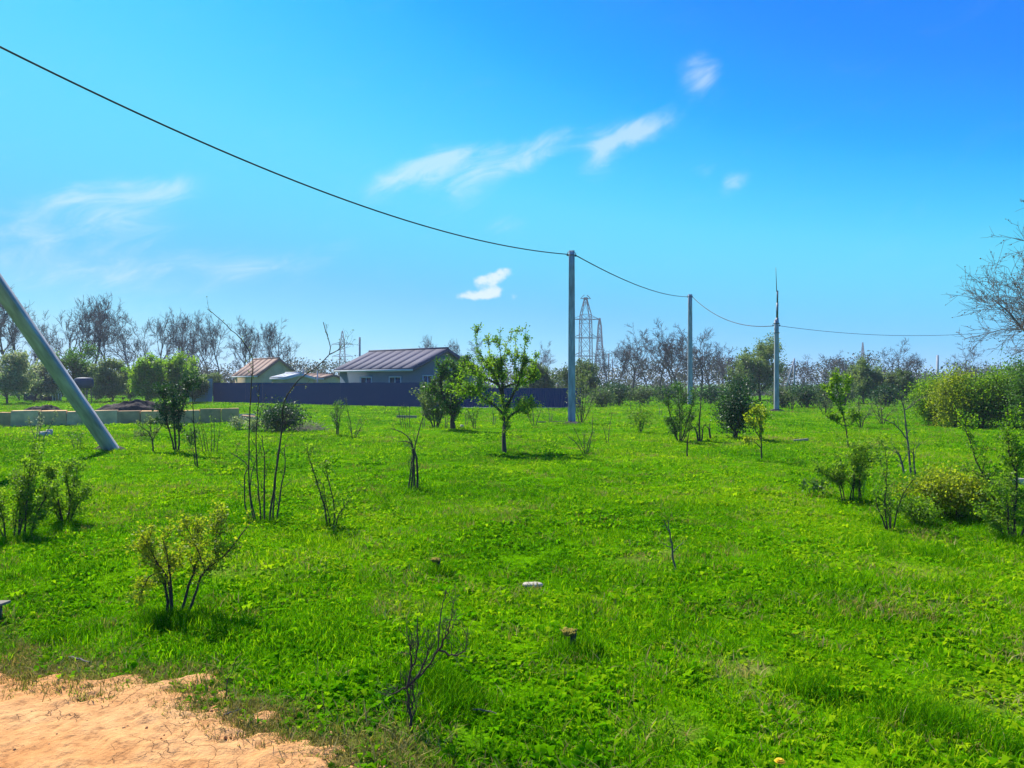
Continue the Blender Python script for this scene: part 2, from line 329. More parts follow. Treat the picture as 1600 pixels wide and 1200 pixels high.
def ground_mat():
    m, nt, N, L, out = new_mat('meadow_ground')
    t = N.new('ShaderNodeTexCoord'); g = t.outputs['Object']
    def noise(sc, det=5, vec=g, ro=0.55):
        n = N.new('ShaderNodeTexNoise'); n.inputs['Scale'].default_value = sc; n.inputs['Detail'].default_value = det
        n.inputs['Roughness'].default_value = ro; L.new(vec, n.inputs['Vector']); return n.outputs[0]
    n1, n2, n3 = noise(0.35), noise(2.6, 6), noise(14, 6, ro=0.7)
    r1 = ramp(N, [(0.30, (0.052, 0.175, 0.001)), (0.52, (0.092, 0.255, 0.001)), (0.72, (0.16, 0.31, 0.002))]); L.new(n1, r1.inputs[0])
    r2 = ramp(N, [(0.30, (0.45, 0.5, 0.5)), (0.55, (1, 1, 1)), (0.75, (1.35, 1.2, 1.0))]); L.new(n2, r2.inputs[0])
    r3 = ramp(N, [(0.32, (0.42, 0.45, 0.45)), (0.52, (0.95, 0.95, 0.95)), (0.70, (1.5, 1.35, 1.2))]); L.new(n3, r3.inputs[0])
    def mul(a, b, f=1.0):
        x = N.new('ShaderNodeMix'); x.data_type = 'RGBA'; x.blend_type = 'MULTIPLY'; x.inputs['Factor'].default_value = f
        L.new(a, x.inputs['A']); L.new(b, x.inputs['B']); return x.outputs['Result']
    r4 = ramp(N, [(0.36, (0.25, 0.32, 0.3)), (0.5, (0.85, 0.85, 0.85)), (0.66, (1.5, 1.4, 1.2))]); L.new(noise(55, 4, ro=0.75), r4.inputs[0])
    col = mul(mul(mul(r1.outputs[0], r2.outputs[0], 0.8), r3.outputs[0], 0.9), r4.outputs[0], 0.75)
    a = N.new('ShaderNodeAttribute'); a.attribute_name = 'dry'
    soil = ramp(N, [(0.3, (0.20, 0.115, 0.045)), (0.55, (0.36, 0.22, 0.09)), (0.75, (0.46, 0.31, 0.14))]); L.new(n3, soil.inputs[0])
    x = N.new('ShaderNodeMix'); x.data_type = 'RGBA'; L.new(a.outputs['Fac'], x.inputs['Factor']); L.new(col, x.inputs['A']); L.new(soil.outputs[0], x.inputs['B'])
    p = N.new('ShaderNodeBsdfDiffuse'); L.new(x.outputs['Result'], p.inputs['Color'])
    b = N.new('ShaderNodeBump'); b.inputs['Strength'].default_value = 0.7; b.inputs['Distance'].default_value = 0.05
    L.new(n3, b.inputs['Height']); L.new(b.outputs[0], p.inputs['Normal'])
    L.new(p.outputs[0], out.inputs['Surface'])
    return m
def dirt_mat():
    m, nt, N, L, out = new_mat('dirt_track')
    t = N.new('ShaderNodeTexCoord'); g = t.outputs['Object']
    def noise(sc, det=6, ro=0.6):
        n = N.new('ShaderNodeTexNoise'); n.inputs['Scale'].default_value = sc; n.inputs['Detail'].default_value = det
        n.inputs['Roughness'].default_value = ro; L.new(g, n.inputs['Vector']); return n
    big, fine = noise(1.8, 5), noise(16, 8, 0.65)
    wv = N.new('ShaderNodeMix'); wv.data_type = 'RGBA'; wv.inputs['Factor'].default_value = 0.10
    L.new(g, wv.inputs['A']); L.new(noise(5, 4).outputs['Color'], wv.inputs['B'])
    vo = N.new('ShaderNodeTexVoronoi'); vo.feature = 'DISTANCE_TO_EDGE'; vo.inputs['Scale'].default_value = 10.5; L.new(wv.outputs['Result'], vo.inputs['Vector'])
    cr = N.new('ShaderNodeMapRange'); L.new(vo.outputs['Distance'], cr.inputs['Value'])
    cr.inputs['From Min'].default_value = 0.0; cr.inputs['From Max'].default_value = 0.016
    # cracks open only in places
    ms = N.new('ShaderNodeMapRange'); L.new(noise(2.2, 3).outputs[0], ms.inputs['Value']); ms.inputs['From Min'].default_value = 0.50; ms.inputs['From Max'].default_value = 0.66
    inv = N.new('ShaderNodeMath'); inv.operation = 'SUBTRACT'; inv.inputs[0].default_value = 1.0; L.new(cr.outputs[0], inv.inputs[1])
    ck = N.new('ShaderNodeMath'); ck.operation = 'MULTIPLY'; L.new(inv.outputs[0], ck.inputs[0]); L.new(ms.outputs[0], ck.inputs[1])
    c1 = ramp(N, [(0.30, (0.52, 0.225, 0.07)), (0.5, (0.64, 0.32, 0.115)), (0.7, (0.66, 0.37, 0.15))]); L.new(big.outputs[0], c1.inputs[0])
    c2 = ramp(N, [(0.30, (0.50, 0.42, 0.38)), (0.46, (0.9, 0.88, 0.86)), (0.62, (1.05, 1.05, 1.05)), (0.75, (1.2, 1.2, 1.2))]); L.new(fine.outputs[0], c2.inputs[0])
    x = N.new('ShaderNodeMix'); x.data_type = 'RGBA'; x.blend_type = 'MULTIPLY'; x.inputs['Factor'].default_value = 0.85
    L.new(c1.outputs[0], x.inputs['A']); L.new(c2.outputs[0], x.inputs['B'])
    y = N.new('ShaderNodeMix'); y.data_type = 'RGBA'; L.new(ck.outputs[0], y.inputs['Factor']); L.new(x.outputs['Result'], y.inputs['A'])
    y.inputs['B'].default_value = (0.36, 0.18, 0.075, 1)
    p = N.new('ShaderNodeBsdfPrincipled'); p.inputs['Roughness'].default_value = 0.95; p.inputs['Specular IOR Level'].default_value = 0.1
    L.new(y.outputs['Result'], p.inputs['Base Color'])
    hh = N.new('ShaderNodeMath'); hh.operation = 'SUBTRACT'; L.new(fine.outputs[0], hh.inputs[0]); L.new(ck.outputs[0], hh.inputs[1])
    b = N.new('ShaderNodeBump'); b.inputs['Strength'].default_value = 0.8; b.inputs['Distance'].default_value = 0.045
    L.new(hh.outputs[0], b.inputs['Height']); L.new(b.outputs[0], p.inputs['Normal'])
    L.new(p.outputs[0], out.inputs['Surface'])
    return m

# ------------------------------------------------------------------ the setting
def axis(fine, step, far, g=1.13):
    a = list(np.arange(0, fine, step)); v, s = fine, step
    while v < far: a.append(v); s *= g; v += s
    a.append(far); return np.array(a)
ax = axis(14, 0.16, 2500); xs = np.concatenate([-ax[:0:-1], ax])
ys = np.concatenate([-axis(2, 0.5, 300, 1.4)[:0:-1], axis(16, 0.16, 2800)])
X, Y = np.meshgrid(xs, ys); V = np.stack([X, Y, gz(X, Y)], -1).reshape(-1, 3)
nx = len(xs); ii = (np.arange(len(ys)-1)[:, None]*nx+np.arange(nx-1)[None, :]).ravel()
gm = mesh_np('ground', V, np.stack([ii, ii+1, ii+nx+1, ii+nx], -1), mat=ground_mat())
s_, a_ = edge_s(V[:, 0], V[:, 1])
dr = np.clip((0.06-s_)/0.2, 0, 1)*(s_ > -6)
dr = np.maximum(dr, 0.9*dryness(V[:, 0], V[:, 1])*vnoise(V[:, 0]*3, V[:, 1]*3, 4))
at = gm.attributes.new('dry', 'FLOAT', 'POINT'); at.data.foreach_set('value', dr.astype(np.float32))
ground = obj('ground', gm); ground['kind'] = 'structure'; ground['label'] = 'flat green meadow reaching to the horizon'
# dirt track: a sheet that dives under the turf along its ragged edge
aa = np.arange(-4, 7, 0.022); sv = np.concatenate([np.arange(-3.6, -2.2, 0.1), np.arange(-2.2, -0.7, 0.028), np.arange(-0.7, 0.18, 0.02)])
A_, S_ = np.meshgrid(aa, sv)
px_, py_ = EA[0]+A_*ED[0]+S_*EN[0], EA[1]+A_*ED[1]+S_*EN[1]
sw, _ = edge_s(px_, py_)
lim = -0.20+0.03*np.clip(A_, 0, 2.6)
rag = vnoise(px_*7, py_*7, 1)*0.34+vnoise(px_*19, py_*19, 2)*0.14-0.24
hgt = np.clip((lim-sw+rag)/0.05, -1, 1)
zz = gz(px_, py_)+0.010*hgt+0.010*(vnoise(px_*3.1, py_*3.1, 5)-0.5)*(hgt > 0.9)+0.024*(vnoise(px_*9, py_*9, 6)-0.5)*np.clip(hgt, 0, 1)+0.020*(vnoise(px_*19, py_*19, 16)-0.5)*np.clip(hgt, 0, 1)+0.008
V = np.stack([px_, py_, zz], -1).reshape(-1, 3); nx = len(aa)
ii = (np.arange(len(sv)-1)[:, None]*nx+np.arange(nx-1)[None, :]).ravel()
path = obj('dirt_track', mesh_np('dirt_track', V, np.stack([ii, ii+1, ii+nx+1, ii+nx], -1), mat=dirt_mat()))
path['kind'] = 'structure'; path['label'] = 'cracked orange dirt track along the edge of the meadow'

# ------------------------------------------------------------------ grass (uncountable: one object of scattered tufts)
def tuft(name, seed, n, rad, h0, h1, w, mat, lean=0.5, broad=False):
    rng = np.random.default_rng(seed); Vs, Qs, Ts, bl = [], [], [], []; k = 0
    for i in range(n):
        r = rad*math.sqrt(rng.uniform()); an = rng.uniform(0, 2*PI); p = np.array([r*math.cos(an), r*math.sin(an), -0.012])
        h = rng.uniform(h0, h1); da = rng.uniform(0, 2*PI); d = np.array([math.cos(da), math.sin(da), 0]); ln = lean*rng.uniform(0.2, 1.2)*h
        sd_ = np.array([-d[1], d[0], 0])*w*rng.uniform(0.7, 1.3)
        if broad:
            ln = h*rng.uniform(0.6, 1.6); q1 = p+d*ln*0.4+np.array([0, 0, h*0.75]); q2 = p+d*ln+np.array([0, 0, h*rng.uniform(0.4, 1.0)])
            wm_ = 3.0
        else:
            q1 = p+d*ln*0.3+np.array([0, 0, h*0.6]); q2 = p+d*ln+np.array([0, 0, h]); wm_ = 0.85
        Vs += [p-sd_*0.6, p+sd_*0.6, q1+sd_*wm_, q1-sd_*wm_, q2]; Qs.append([k, k+1, k+2, k+3]); Ts.append([k+3, k+2, k+4])
        bl += [rng.uniform()]*5; k += 5
    me = mesh_np(name, np.array(Vs), Qs, Ts, mat=mat)
    a = me.attributes.new('blade', 'FLOAT', 'POINT'); a.data.foreach_set('value', np.array(bl, np.float32))
    return bpy.data.objects.new(name, me)
tc_ = bpy.data.collections.new('grass_tufts')
for o in (tuft('tuft_a', 1, 75, 0.16, 0.015, 0.050, 0.0026, M['grass'], 1.0), tuft('tuft_b', 2, 75, 0.18, 0.012, 0.042, 0.0028, M['grass'], 1.7),
          tuft('tuft_c', 3, 55, 0.14, 0.02, 0.065, 0.0024, M['grass'], 1.1), tuft('tuft_d_weeds', 4, 48, 0.14, 0.015, 0.04, 0.0042, M['grass'], 1, True),
          tuft('tuft_e_dry', 5, 45, 0.13, 0.015, 0.06, 0.0026, M['dry_grass'], 1.6), tuft('tuft_f_tall', 6, 70, 0.11, 0.05, 0.15, 0.0026, M['grass'], 1.1)):
    tc_.objects.link(o)
rng = np.random.default_rng(11)
def scatter(d0, d1, dens, margin):
    area = (0.667+margin)*(d1*d1-d0*d0); n = int(area*dens)
    d = np.sqrt(rng.uniform(d0*d0, d1*d1, n)); x = rng.uniform(-1, 1, n)*(0.667+margin)*d+rng.uniform(-1, 1, n)*0.6
    return x, d
pts = [scatter(*a) for a in ((2.2, 6, 125, 0.18), (6, 12, 80, 0.12), (12, 24, 30, 0.10), (24, 50, 8, 0.08), (50, 75, 2.0, 0.08))]
gx, gy = np.concatenate([p[0] for p in pts]), np.concatenate([p[1] for p in pts])
s_, a_ = edge_s(gx, gy); dry = np.maximum(dryness(gx, gy), 0)
clump = vnoise(gx*1.7, gy*1.7, 7); fine = vnoise(gx*6, gy*6, 8); broadn = vnoise(gx*0.55+3, gy*0.55, 9)
keep = (rng.uniform(0, 1, len(gx)) < np.clip((s_+0.50)/0.5, 0.0, 1)*np.where(s_ < -0.05, 0.6, 1)) & (rng.uniform(0, 1, len(gx)) < 0.78+0.5*fine) & (rng.uniform(0, 1, len(gx)) > dry*0.55)
gx, gy, s_, dry, clump, fine, broadn = (v[keep] for v in (gx, gy, s_, dry, clump, fine, broadn)); n = len(gx)
dd = np.hypot(gx, gy)
idx = rng.choice([0, 1, 2, 3], n, p=[0.31, 0.29, 0.15, 0.25])
idx = np.where((clump > 0.66) & (rng.uniform(0, 1, n) < 0.5), 2, idx)
idx = np.where((vnoise(gx*1.1, gy*1.1, 12) > 0.68) & (rng.uniform(0, 1, n) < 0.6), 3, idx)
dryp = np.maximum(np.maximum(dry*0.9, np.clip((0.22-s_)/0.35, 0, 0.85)), 0.04+0.22*np.clip((vnoise(gx*2.3+9, gy*2.3, 41)-0.62)/0.2, 0, 1))
idx = np.where(rng.uniform(0, 1, n) < dryp, 4, idx)
sc = rng.uniform(0.75, 1.3, n)*(0.8+0.5*clump)*np.clip(0.85+dd/40, 0.9, 2.4)
tint = 0.12+0.52*broadn+0.30*fine+rng.normal(0, 0.10, n)+0.25*dry
# straw along the edge of the track
nb = 1500; ea = rng.uniform(-1.2, 4.5, nb); es = rng.normal(-0.12, 0.16, nb); ex, ey = EA[0]+ea*ED[0]+es*EN[0], EA[1]+ea*ED[1]+es*EN[1]
eq, _ = edge_s(ex, ey); kk = (eq > -0.62+0.14*np.clip(ea, 0, 2.6)) & (eq < 0.25) & (vnoise(ex*5, ey*5, 31) > 0.32); ex, ey = ex[kk], ey[kk]
gx = np.concatenate([gx, ex]); gy = np.concatenate([gy, ey]); idx = np.concatenate([idx, np.where(rng.uniform(0, 1, len(ex)) < 0.8, 4, 1)]); sc = np.concatenate([sc, rng.uniform(0.4, 0.85, len(ex))]); tint = np.concatenate([tint, rng.uniform(0.1, 0.7, len(ex))])
# lush dark tussocks: pixel, radius, count
TUS = [(700, 1105, 0.13, 30), (665, 1075, 0.10, 18), (272, 975, 0.17, 34), (300, 985, 0.16, 16), (35, 838, 0.30, 40), (100, 816, 0.18, 16), (1355, 775, 0.20, 22), (1330, 782, 0.2, 14),
       (1400, 815, 0.22, 22), (1480, 815, 0.5, 40), (905, 1020, 0.09, 14), (1440, 1130, 0.16, 26), (1280, 1080, 0.14, 14), (1450, 870, 0.3, 24), (515, 822, 0.15, 12), (410, 815, 0.2, 14), (180, 705, 0.3, 10),
       (1585, 838, 0.3, 30), (647, 765, 0.15, 8), (788, 708, 0.25, 10), (893, 664, 0.5, 14), (1550, 1150, 0.12, 10), (60, 1000, 0.2, 18), (1150, 690, 0.5, 12), (685, 890, 0.08, 8), (1235, 940, 0.25, 10)]
tx, ty, tt = [], [], []
for px, py, r, k in TUS:
    p = G(px, py); tx += list(p[0]+rng.normal(0, r*0.7, k)); ty += list(p[1]+rng.normal(0, r*0.7, k)); tt += list(rng.uniform(0.10, 0.5, k))
gx = np.concatenate([gx, tx]); gy = np.concatenate([gy, ty]); idx = np.concatenate([idx, np.full(len(tx), 5)]); m_ = len(tx)
sc = np.concatenate([sc, rng.uniform(0.5, 0.9, m_)]); tint = np.concatenate([tint, tt]); n = len(gx)
sp, _ = edge_s(gx, gy)
gpts = mesh_np('grass', np.stack([gx, gy, gz(gx, gy)+np.where(sp < -0.2, 0.006, 0)], -1))
def fattr(nm, typ, arr, key='value'):
    a = gpts.attributes.new(nm, typ, 'POINT'); a.data.foreach_set(key, arr)
fattr('pick', 'INT', idx.astype(np.int32)); fattr('size', 'FLOAT', sc.astype(np.float32)); fattr('tint', 'FLOAT', np.clip(tint, 0, 1).astype(np.float32))
rot = np.stack([rng.normal(0, 0.10, n), rng.normal(0, 0.10, n), rng.uniform(0, 2*PI, n)], -1).astype(np.float32)
fattr('turn', 'FLOAT_VECTOR', rot.ravel(), 'vector')
grass = obj('grass', gpts)
tag(grass, 'short green spring grass with weeds covering the whole meadow', 'grass', kind='stuff')
ng = bpy.data.node_groups.new('scatter_grass', 'GeometryNodeTree')
ng.interface.new_socket('Geometry', in_out='INPUT', socket_type='NodeSocketGeometry'); ng.interface.new_socket('Geometry', in_out='OUTPUT', socket_type='NodeSocketGeometry')
gi, go = ng.nodes.new('NodeGroupInput'), ng.nodes.new('NodeGroupOutput')
mp = ng.nodes.new('GeometryNodeMeshToPoints'); ip = ng.nodes.new('GeometryNodeInstanceOnPoints'); ci = ng.nodes.new('GeometryNodeCollectionInfo')
ci.inputs['Collection'].default_value = tc_; ci.inputs['Separate Children'].default_value = True; ci.inputs['Reset Children'].default_value = True
def named(nm, typ):
    a = ng.nodes.new('GeometryNodeInputNamedAttribute'); a.data_type = typ; a.inputs['Name'].default_value = nm; return a.outputs[0]
ng.links.new(gi.outputs[0], mp.inputs[0]); ng.links.new(mp.outputs[0], ip.inputs['Points']); ng.links.new(ci.outputs[0], ip.inputs['Instance'])
ip.inputs['Pick Instance'].default_value = True
ng.links.new(named('pick', 'INT'), ip.inputs['Instance Index']); ng.links.new(named('size', 'FLOAT'), ip.inputs['Scale'])
e2r = ng.nodes.new('FunctionNodeEulerToRotation'); ng.links.new(named('turn', 'FLOAT_VECTOR'), e2r.inputs[0]); ng.links.new(e2r.outputs[0], ip.inputs['Rotation'])
ng.links.new(ip.outputs[0], go.inputs[0])
gmod = grass.modifiers.new('scatter', 'NODES'); gmod.node_group = ng

# ------------------------------------------------------------------ plants: generators
def chain(rng, p, d, length, r0, r1, n, wob=0.15, up=0.0):
    pts = [np.array(p, float)]; d = unit(d)
    for i in range(n):
        d = unit(d+rng.normal(0, wob, 3)+np.array([0, 0, up])); pts.append(pts[-1]+d*length/n)
    return np.array(pts), np.linspace(r0, r1, n+1)
def at_t(ch, t):
    pts, rad = ch; f = t*(len(pts)-1); i = min(int(f), len(pts)-2); k = f-i
    return pts[i]*(1-k)+pts[i+1]*k, unit(pts[i+1]-pts[i]), rad[i]*(1-k)+rad[i+1]*k
def side_dir(rng, d, ang):
    r = unit(rng.normal(0, 1, 3)); s = unit(r-d*np.dot(r, d)); return unit(d*math.cos(ang)+s*math.sin(ang))
def grow_tree(rng, H=10.0, r=0.16, nl=6, ns=5, nt=6, nf=4, t0=0.35, ang=0.7, wob=0.16, up=0.12, trunk_len=0.7, limb=0.42, lw=0.0):
    trunk = chain(rng, (0, 0, -0.25), (rng.normal(0, 0.08), rng.normal(0, 0.08), 1), H*trunk_len, r, r*0.35, 9, wob*0.5, 0.05)
    limbs, fine = [], []
    for i in range(nl):
        t = t0+(0.98-t0)*(i+rng.uniform(0.2, 0.8))/nl; p, d, rr = at_t(trunk, t)
        l = chain(rng, p, side_dir(rng, d, ang*rng.uniform(0.7, 1.2)), H*limb*rng.uniform(0.7, 1.15)*(1.15-0.35*t), rr*0.65, rr*0.22, 7, wob, up); limbs.append(l)
        for j in range(ns):
            p2, d2, r2 = at_t(l, rng.uniform(0.25, 1)); b = chain(rng, p2, side_dir(rng, d2, ang*rng.uniform(0.6, 1.1)), H*limb*0.5*rng.uniform(0.6, 1.1), r2*0.6, r2*0.22, 5, wob*1.1, up); limbs.append(b)
            for k in range(nt):
                p3, d3, r3 = at_t(b, rng.uniform(0.2, 1)); c = chain(rng, p3, side_dir(rng, d3, 0.7), H*limb*0.24*rng.uniform(0.5, 1.2), max(r3*0.6, 0.0022*H), 0.0013*H, 4, wob*1.2, up); fine.append(c)
                for q in range(nf):
                    p4, d4, r4 = at_t(c, rng.uniform(0.2, 1)); fine.append(chain(rng, p4, side_dir(rng, d4, 0.7), H*limb*0.12*rng.uniform(0.5, 1.2), max(r4*0.6, 0.0016*H), 0.0010*H, 2, wob*1.2, up))
    return trunk, limbs, fine
def tree_parts(root, rng, parts, bark, leafmat=None, nleaf=0, lsize=0.1, spread=0.1, leaf_from='fine', sides=(8, 5, 3), crown='crown'):
    trunk, limbs, fine = parts
    V, Q = tubes([trunk], sides[0]); obj('trunk', mesh_np('trunk', V, Q, mat=bark), root)
    V, Q = tubes(limbs, sides[1]); obj('limbs', mesh_np('limbs', V, Q, mat=bark), root)
    if fine:
        V, Q = tubes(fine, sides[2]); obj('twigs', mesh_np('twigs', V, Q, mat=bark), root)
    if nleaf:
        src = fine or limbs; pick = rng.integers(0, len(src), nleaf); t = rng.uniform(0.2, 1, nleaf)
        cen = np.array([at_t(src[a], b)[0] for a, b in zip(pick, t)])+rng.normal(0, spread, (nleaf, 3))
        cl = np.array([np.sin(i*12.9898)*43758.5 % 1 for i in range(len(src))])
        V, Q, tt = leaves(rng, cen, lsize, tint=0.25+0.5*cl[pick]); obj(crown, mesh_np(crown, V, Q, tint=tt, mat=leafmat), root)
def bush_parts(root, rng, w, d, h, ncl, per, lsize, leafmat, bark, nst=9, z0=0.12, shape=1.0, cs=None, stem_r=0.012):
    """many-stemmed leafy bush: leaf clumps through an uneven ellipsoid, each reached by a stem"""
    cs = cs or 0.16*min(w, h); cen = []
    while len(cen) < ncl:
        p = rng.uniform(-1, 1, 3); r = np.linalg.norm(p)
        if r > 1 or r < 0.35*rng.uniform(): continue
        az = math.atan2(p[1], p[0]); p = p*(0.82+0.22*math.sin(3*az+p[2]*4+w*9)+0.12*math.sin(7*az+1.3*h*5))
        zz = (p[2]*0.5+0.5); taper = shape+(1-shape)*zz
        cen.append((p[0]*w/2*taper, p[1]*d/2*taper, h*(z0+(1-z0)*zz)))
    cen = np.array(cen); st, tw = [], []
    for i in range(nst):
        c = cen[rng.integers(0, ncl)]; b = np.array([c[0]*0.15+rng.normal(0, 0.02*w), c[1]*0.15+rng.normal(0, 0.02*w), -0.06])
        m = b*0.45+c*0.55+np.array([-c[0]*0.15, -c[1]*0.15, 0.1*h]); tt = np.linspace(0, 1, 7)[:, None]
        pts = (1-tt)**2*b+2*tt*(1-tt)*m+tt**2*c; pts[1:-1] += rng.normal(0, 0.012*h, (5, 3)); st.append((pts, np.linspace(stem_r, stem_r*0.3, 7)))
    for c in cen:
        s = st[rng.integers(0, nst)]; p, dd_, r = at_t(s, rng.uniform(0.3, 0.95)); pts = np.linspace(p, c, 4); pts[1:3] += rng.normal(0, 0.02*h, (2, 3)); tw.append((pts, np.linspace(stem_r*0.4, stem_r*0.15, 4)))
    V, Q = tubes(st, 5); obj('stems', mesh_np('stems', V, Q, mat=bark), root)
    V, Q = tubes(tw, 3); obj('twigs', mesh_np('twigs', V, Q, mat=bark), root)
    cl = np.repeat(np.arange(ncl), per); pos = cen[cl]+rng.normal(0, cs, (len(cl), 3))*np.array([1, 1, 0.8]); pos[:, 2] = np.maximum(pos[:, 2], 0.02)
    tb = rng.uniform(0.2, 0.8, ncl)
    V, Q, tt = leaves(rng, pos, lsize, tint=tb[cl]); obj('foliage', mesh_np('foliage', V, Q, tint=tt, mat=leafmat), root)
def traced_shrub(name, label, cat, base, stems, seed, r=0.01, ntw=8, ltw=0.25, nsub=3, leaf=None, lsize=0.025, per_m=60, lspread=0.02, bark='bark', group=None, tmin=0.2, lmin=0.25, tip=0.3, upw=0.1, extra=None, bare=()):
    """shrub whose main stems follow the outline seen in the photograph; each stem also leans in depth"""
    rng = np.random.default_rng(seed); b = G(*base); d = b[1]
    root = thing(name, label, cat, ground_at(b), 0, group)
    chains, tw = [], []
    for si, s in enumerate(stems):
        k = rng.uniform(-0.45, 0.45); pts = []
        free = abs(s[0][1]-base[1]) > 14
        for (px, py) in s:
            z = (base[1]-py)/F*d; pts.append([(px-base[0])/F*d, k*max(z, 0)*(0.4+0.6*min(1, max(z, 0)/0.6)), z])
        pts = np.array(pts)
        if free and chains:   # starts on another stem: tie it to the nearest point there
            allp = np.concatenate([c[0] for c in chains]); j = np.argmin(np.hypot(allp[:, 0]-pts[0, 0], allp[:, 2]-pts[0, 2])); pts[:, 1] += allp[j, 1]-pts[0, 1]; pts[0] = allp[j]
        else: pts[0, 2] = -0.06
        q = [pts[0]]
        ext = np.concatenate([[2*pts[0]-pts[1]], pts, [2*pts[-1]-pts[-2]]])
        for i in range(1, len(ext)-2):
            a0, a1, a2, a3 = ext[i-1:i+3]
            for f in (0.25, 0.5, 0.75, 1.0): q.append(0.5*(2*a1+(a2-a0)*f+(2*a0-5*a1+4*a2-a3)*f*f+(3*a1-a0-3*a2+a3)*f**3)+(rng.normal(0, 0.0035, 3) if f < 1 else 0))
        q = np.array(q); r0 = 0.011 if si in bare else r*(0.6 if free else rng.uniform(0.75, 1.15)); c = (q, r0*np.linspace(1, tip, len(q))**0.9); chains.append(c)
    for ic, c in enumerate(chains):
        V, Q = tubes([c], 6); obj('stem', mesh_np('stem', V, Q, mat=M[bark]), root)
        for i in range(2 if ic in bare else ntw):
            p, dd_, rr = at_t(c, rng.uniform(tmin, 0.98)); t1 = chain(rng, p, side_dir(rng, dd_, rng.uniform(0.45, 0.95)), ltw*rng.uniform(0.35, 1.1), rr*0.5, r*0.10, 5, 0.18, upw); tw.append(t1)
            for j in range(nsub):
                p2, d2, r2 = at_t(t1, rng.uniform(0.25, 0.95)); tw.append(chain(rng, p2, side_dir(rng, d2, rng.uniform(0.5, 1)), ltw*0.45*rng.uniform(0.4, 1.1), max(r2*0.6, r*0.1), r*0.08, 3, 0.2, upw))
    if tw and len(tw) <= 26:
        for c in tw:
            V, Q = tubes([c], 4); obj('twig', mesh_np('twig', V, Q, mat=M[bark]), root)
    elif tw:
        V, Q = tubes(tw, 4); obj('twigs', mesh_np('twigs', V, Q, mat=M[bark]), root)
    if leaf:
        cen, ti = [], []
        for c in tw+[x for x in chains]:
            ln = np.linalg.norm(np.diff(c[0], axis=0), axis=1).sum(); k = rng.poisson(ln*per_m); tb = rng.uniform(0.25, 0.8)
            for i in range(k):
                p = at_t(c, rng.uniform(lmin, 1))[0]
                if p[2] > 0.06: cen.append(p+rng.normal(0, lspread, 3)); ti.append(tb)
        if extra is not None:
            for (px, py, sp, k) in extra:
                q = np.array([(px-base[0])/F*d, rng.uniform(-0.1, 0.1), (base[1]-py)/F*d]); cen += list(q+rng.normal(0, sp, (k, 3))*np.array([1, 1, 0.8])); ti += [rng.uniform(0.3, 0.8)]*k
        V, Q, tt = leaves(rng, np.array(cen), lsize, tint=np.array(ti)); obj('foliage', mesh_np('foliage', V, Q, tint=tt, mat=M[leaf]), root)
    return root

# ------------------------------------------------------------------ poles, strut and cables
def conc_pole(root, h, b=0.30, t=0.22, lean=None):
    """tapered concrete pole with a trapezoid section and chamfered corners"""
    n = 9; V, Q = [], []
    prof = [(-0.5, -0.42), (-0.42, -0.5), (0.42, -0.5), (0.5, -0.42), (0.40, 0.5), (-0.40, 0.5)]
    for i in range(n+1):
        f = i/n; s = b+(t-b)*f; z = -0.4+(h+0.4)*f
        for x, y in prof: V.append((x*s, y*s*0.85, z))
    k = len(prof)
    for i in range(n):
        for j in range(k): Q.append([i*k+j, i*k+(j+1) % k, (i+1)*k+(j+1) % k, (i+1)*k+j])
    T = [[n*k, n*k+j, n*k+j+1] for j in range(1, k-1)]
    return obj('shaft', mesh_np('shaft', V, Q, T, mat=M['concrete'], smooth=False), root)
def hook(root, z, x, s=1):
    m = MB().bar((0, 0, z), (x, 0, z), 0.016, k=6).bar((x, 0, z), (x, 0, z+0.09), 0.014, k=6).bar((x, 0, z+0.08), (x-0.05*s, 0, z+0.11), 0.014, k=6); m.build('hook', M['steel'], root)
    MB().bar((x, 0, z-0.05), (x, 0, z+0.02), 0.045, 0.03, k=8).build('cable_clamp', M['cable'], root)
def band(root, z, w):
    MB().box(-w/2, w/2, -w*0.44, w*0.44, z-0.02, z+0.02).build('steel_band', M['steel'], root)
POLE0 = np.array([-11.25, 12.3, 0]); POLE1 = G(893, 662); POLE2 = G(1078, 632); POLE3 = G(1213, 643); POLE4 = np.array([36.5, 50.0, 0])
p0 = thing('utility_pole', 'concrete utility pole held up by the leaning strut', 'utility pole', ground_at(POLE0)); conc_pole(p0, 8.75); hook(p0, 8.45, 0.18); band(p0, 8.45, 0.25)
p1 = thing('utility_pole', 'tall square concrete utility pole standing beside the single trunked small fruit tree', 'utility pole', ground_at(POLE1)); conc_pole(p1, 6.98, 0.31, 0.235); hook(p1, 6.80, 0.17); hook(p1, 6.83, -0.16, -1); band(p1, 6.80, 0.25)
p2 = thing('utility_pole', 'concrete utility pole in front of the spreading bare trees', 'utility pole', ground_at(POLE2)); conc_pole(p2, 8.6, 0.40, 0.30); hook(p2, 8.42, 0.2); hook(p2, 8.42, -0.2, -1); band(p2, 8.42, 0.32)
p3 = thing('utility_pole', 'stepped pole: concrete stub carrying a steel pipe with a thin rod on top', 'utility pole', ground_at(POLE3)); conc_pole(p3, 5.3, 0.27, 0.23)
MB().bar((0.03, 0.0, 5.0), (0.05, 0, 5.42), 0.10, 0.085, k=8).bar((0.05, 0, 5.42), (0.06, 0, 6.3), 0.065, k=8).bar((0.06, 0, 6.3), (0.07, 0, 7.0), 0.05, k=8).build('steel_pipe', M['steel'], p3, smooth=True)
MB().bar((0.02, 0, 6.95), (-0.03, 0, 8.35), 0.028, 0.012, k=6).build('rod', M['steel'], p3)
for z in (4.55, 5.1): band(p3, z, 0.29)
hook(p3, 4.98, 0.2); hook(p3, 4.98, -0.2, -1)
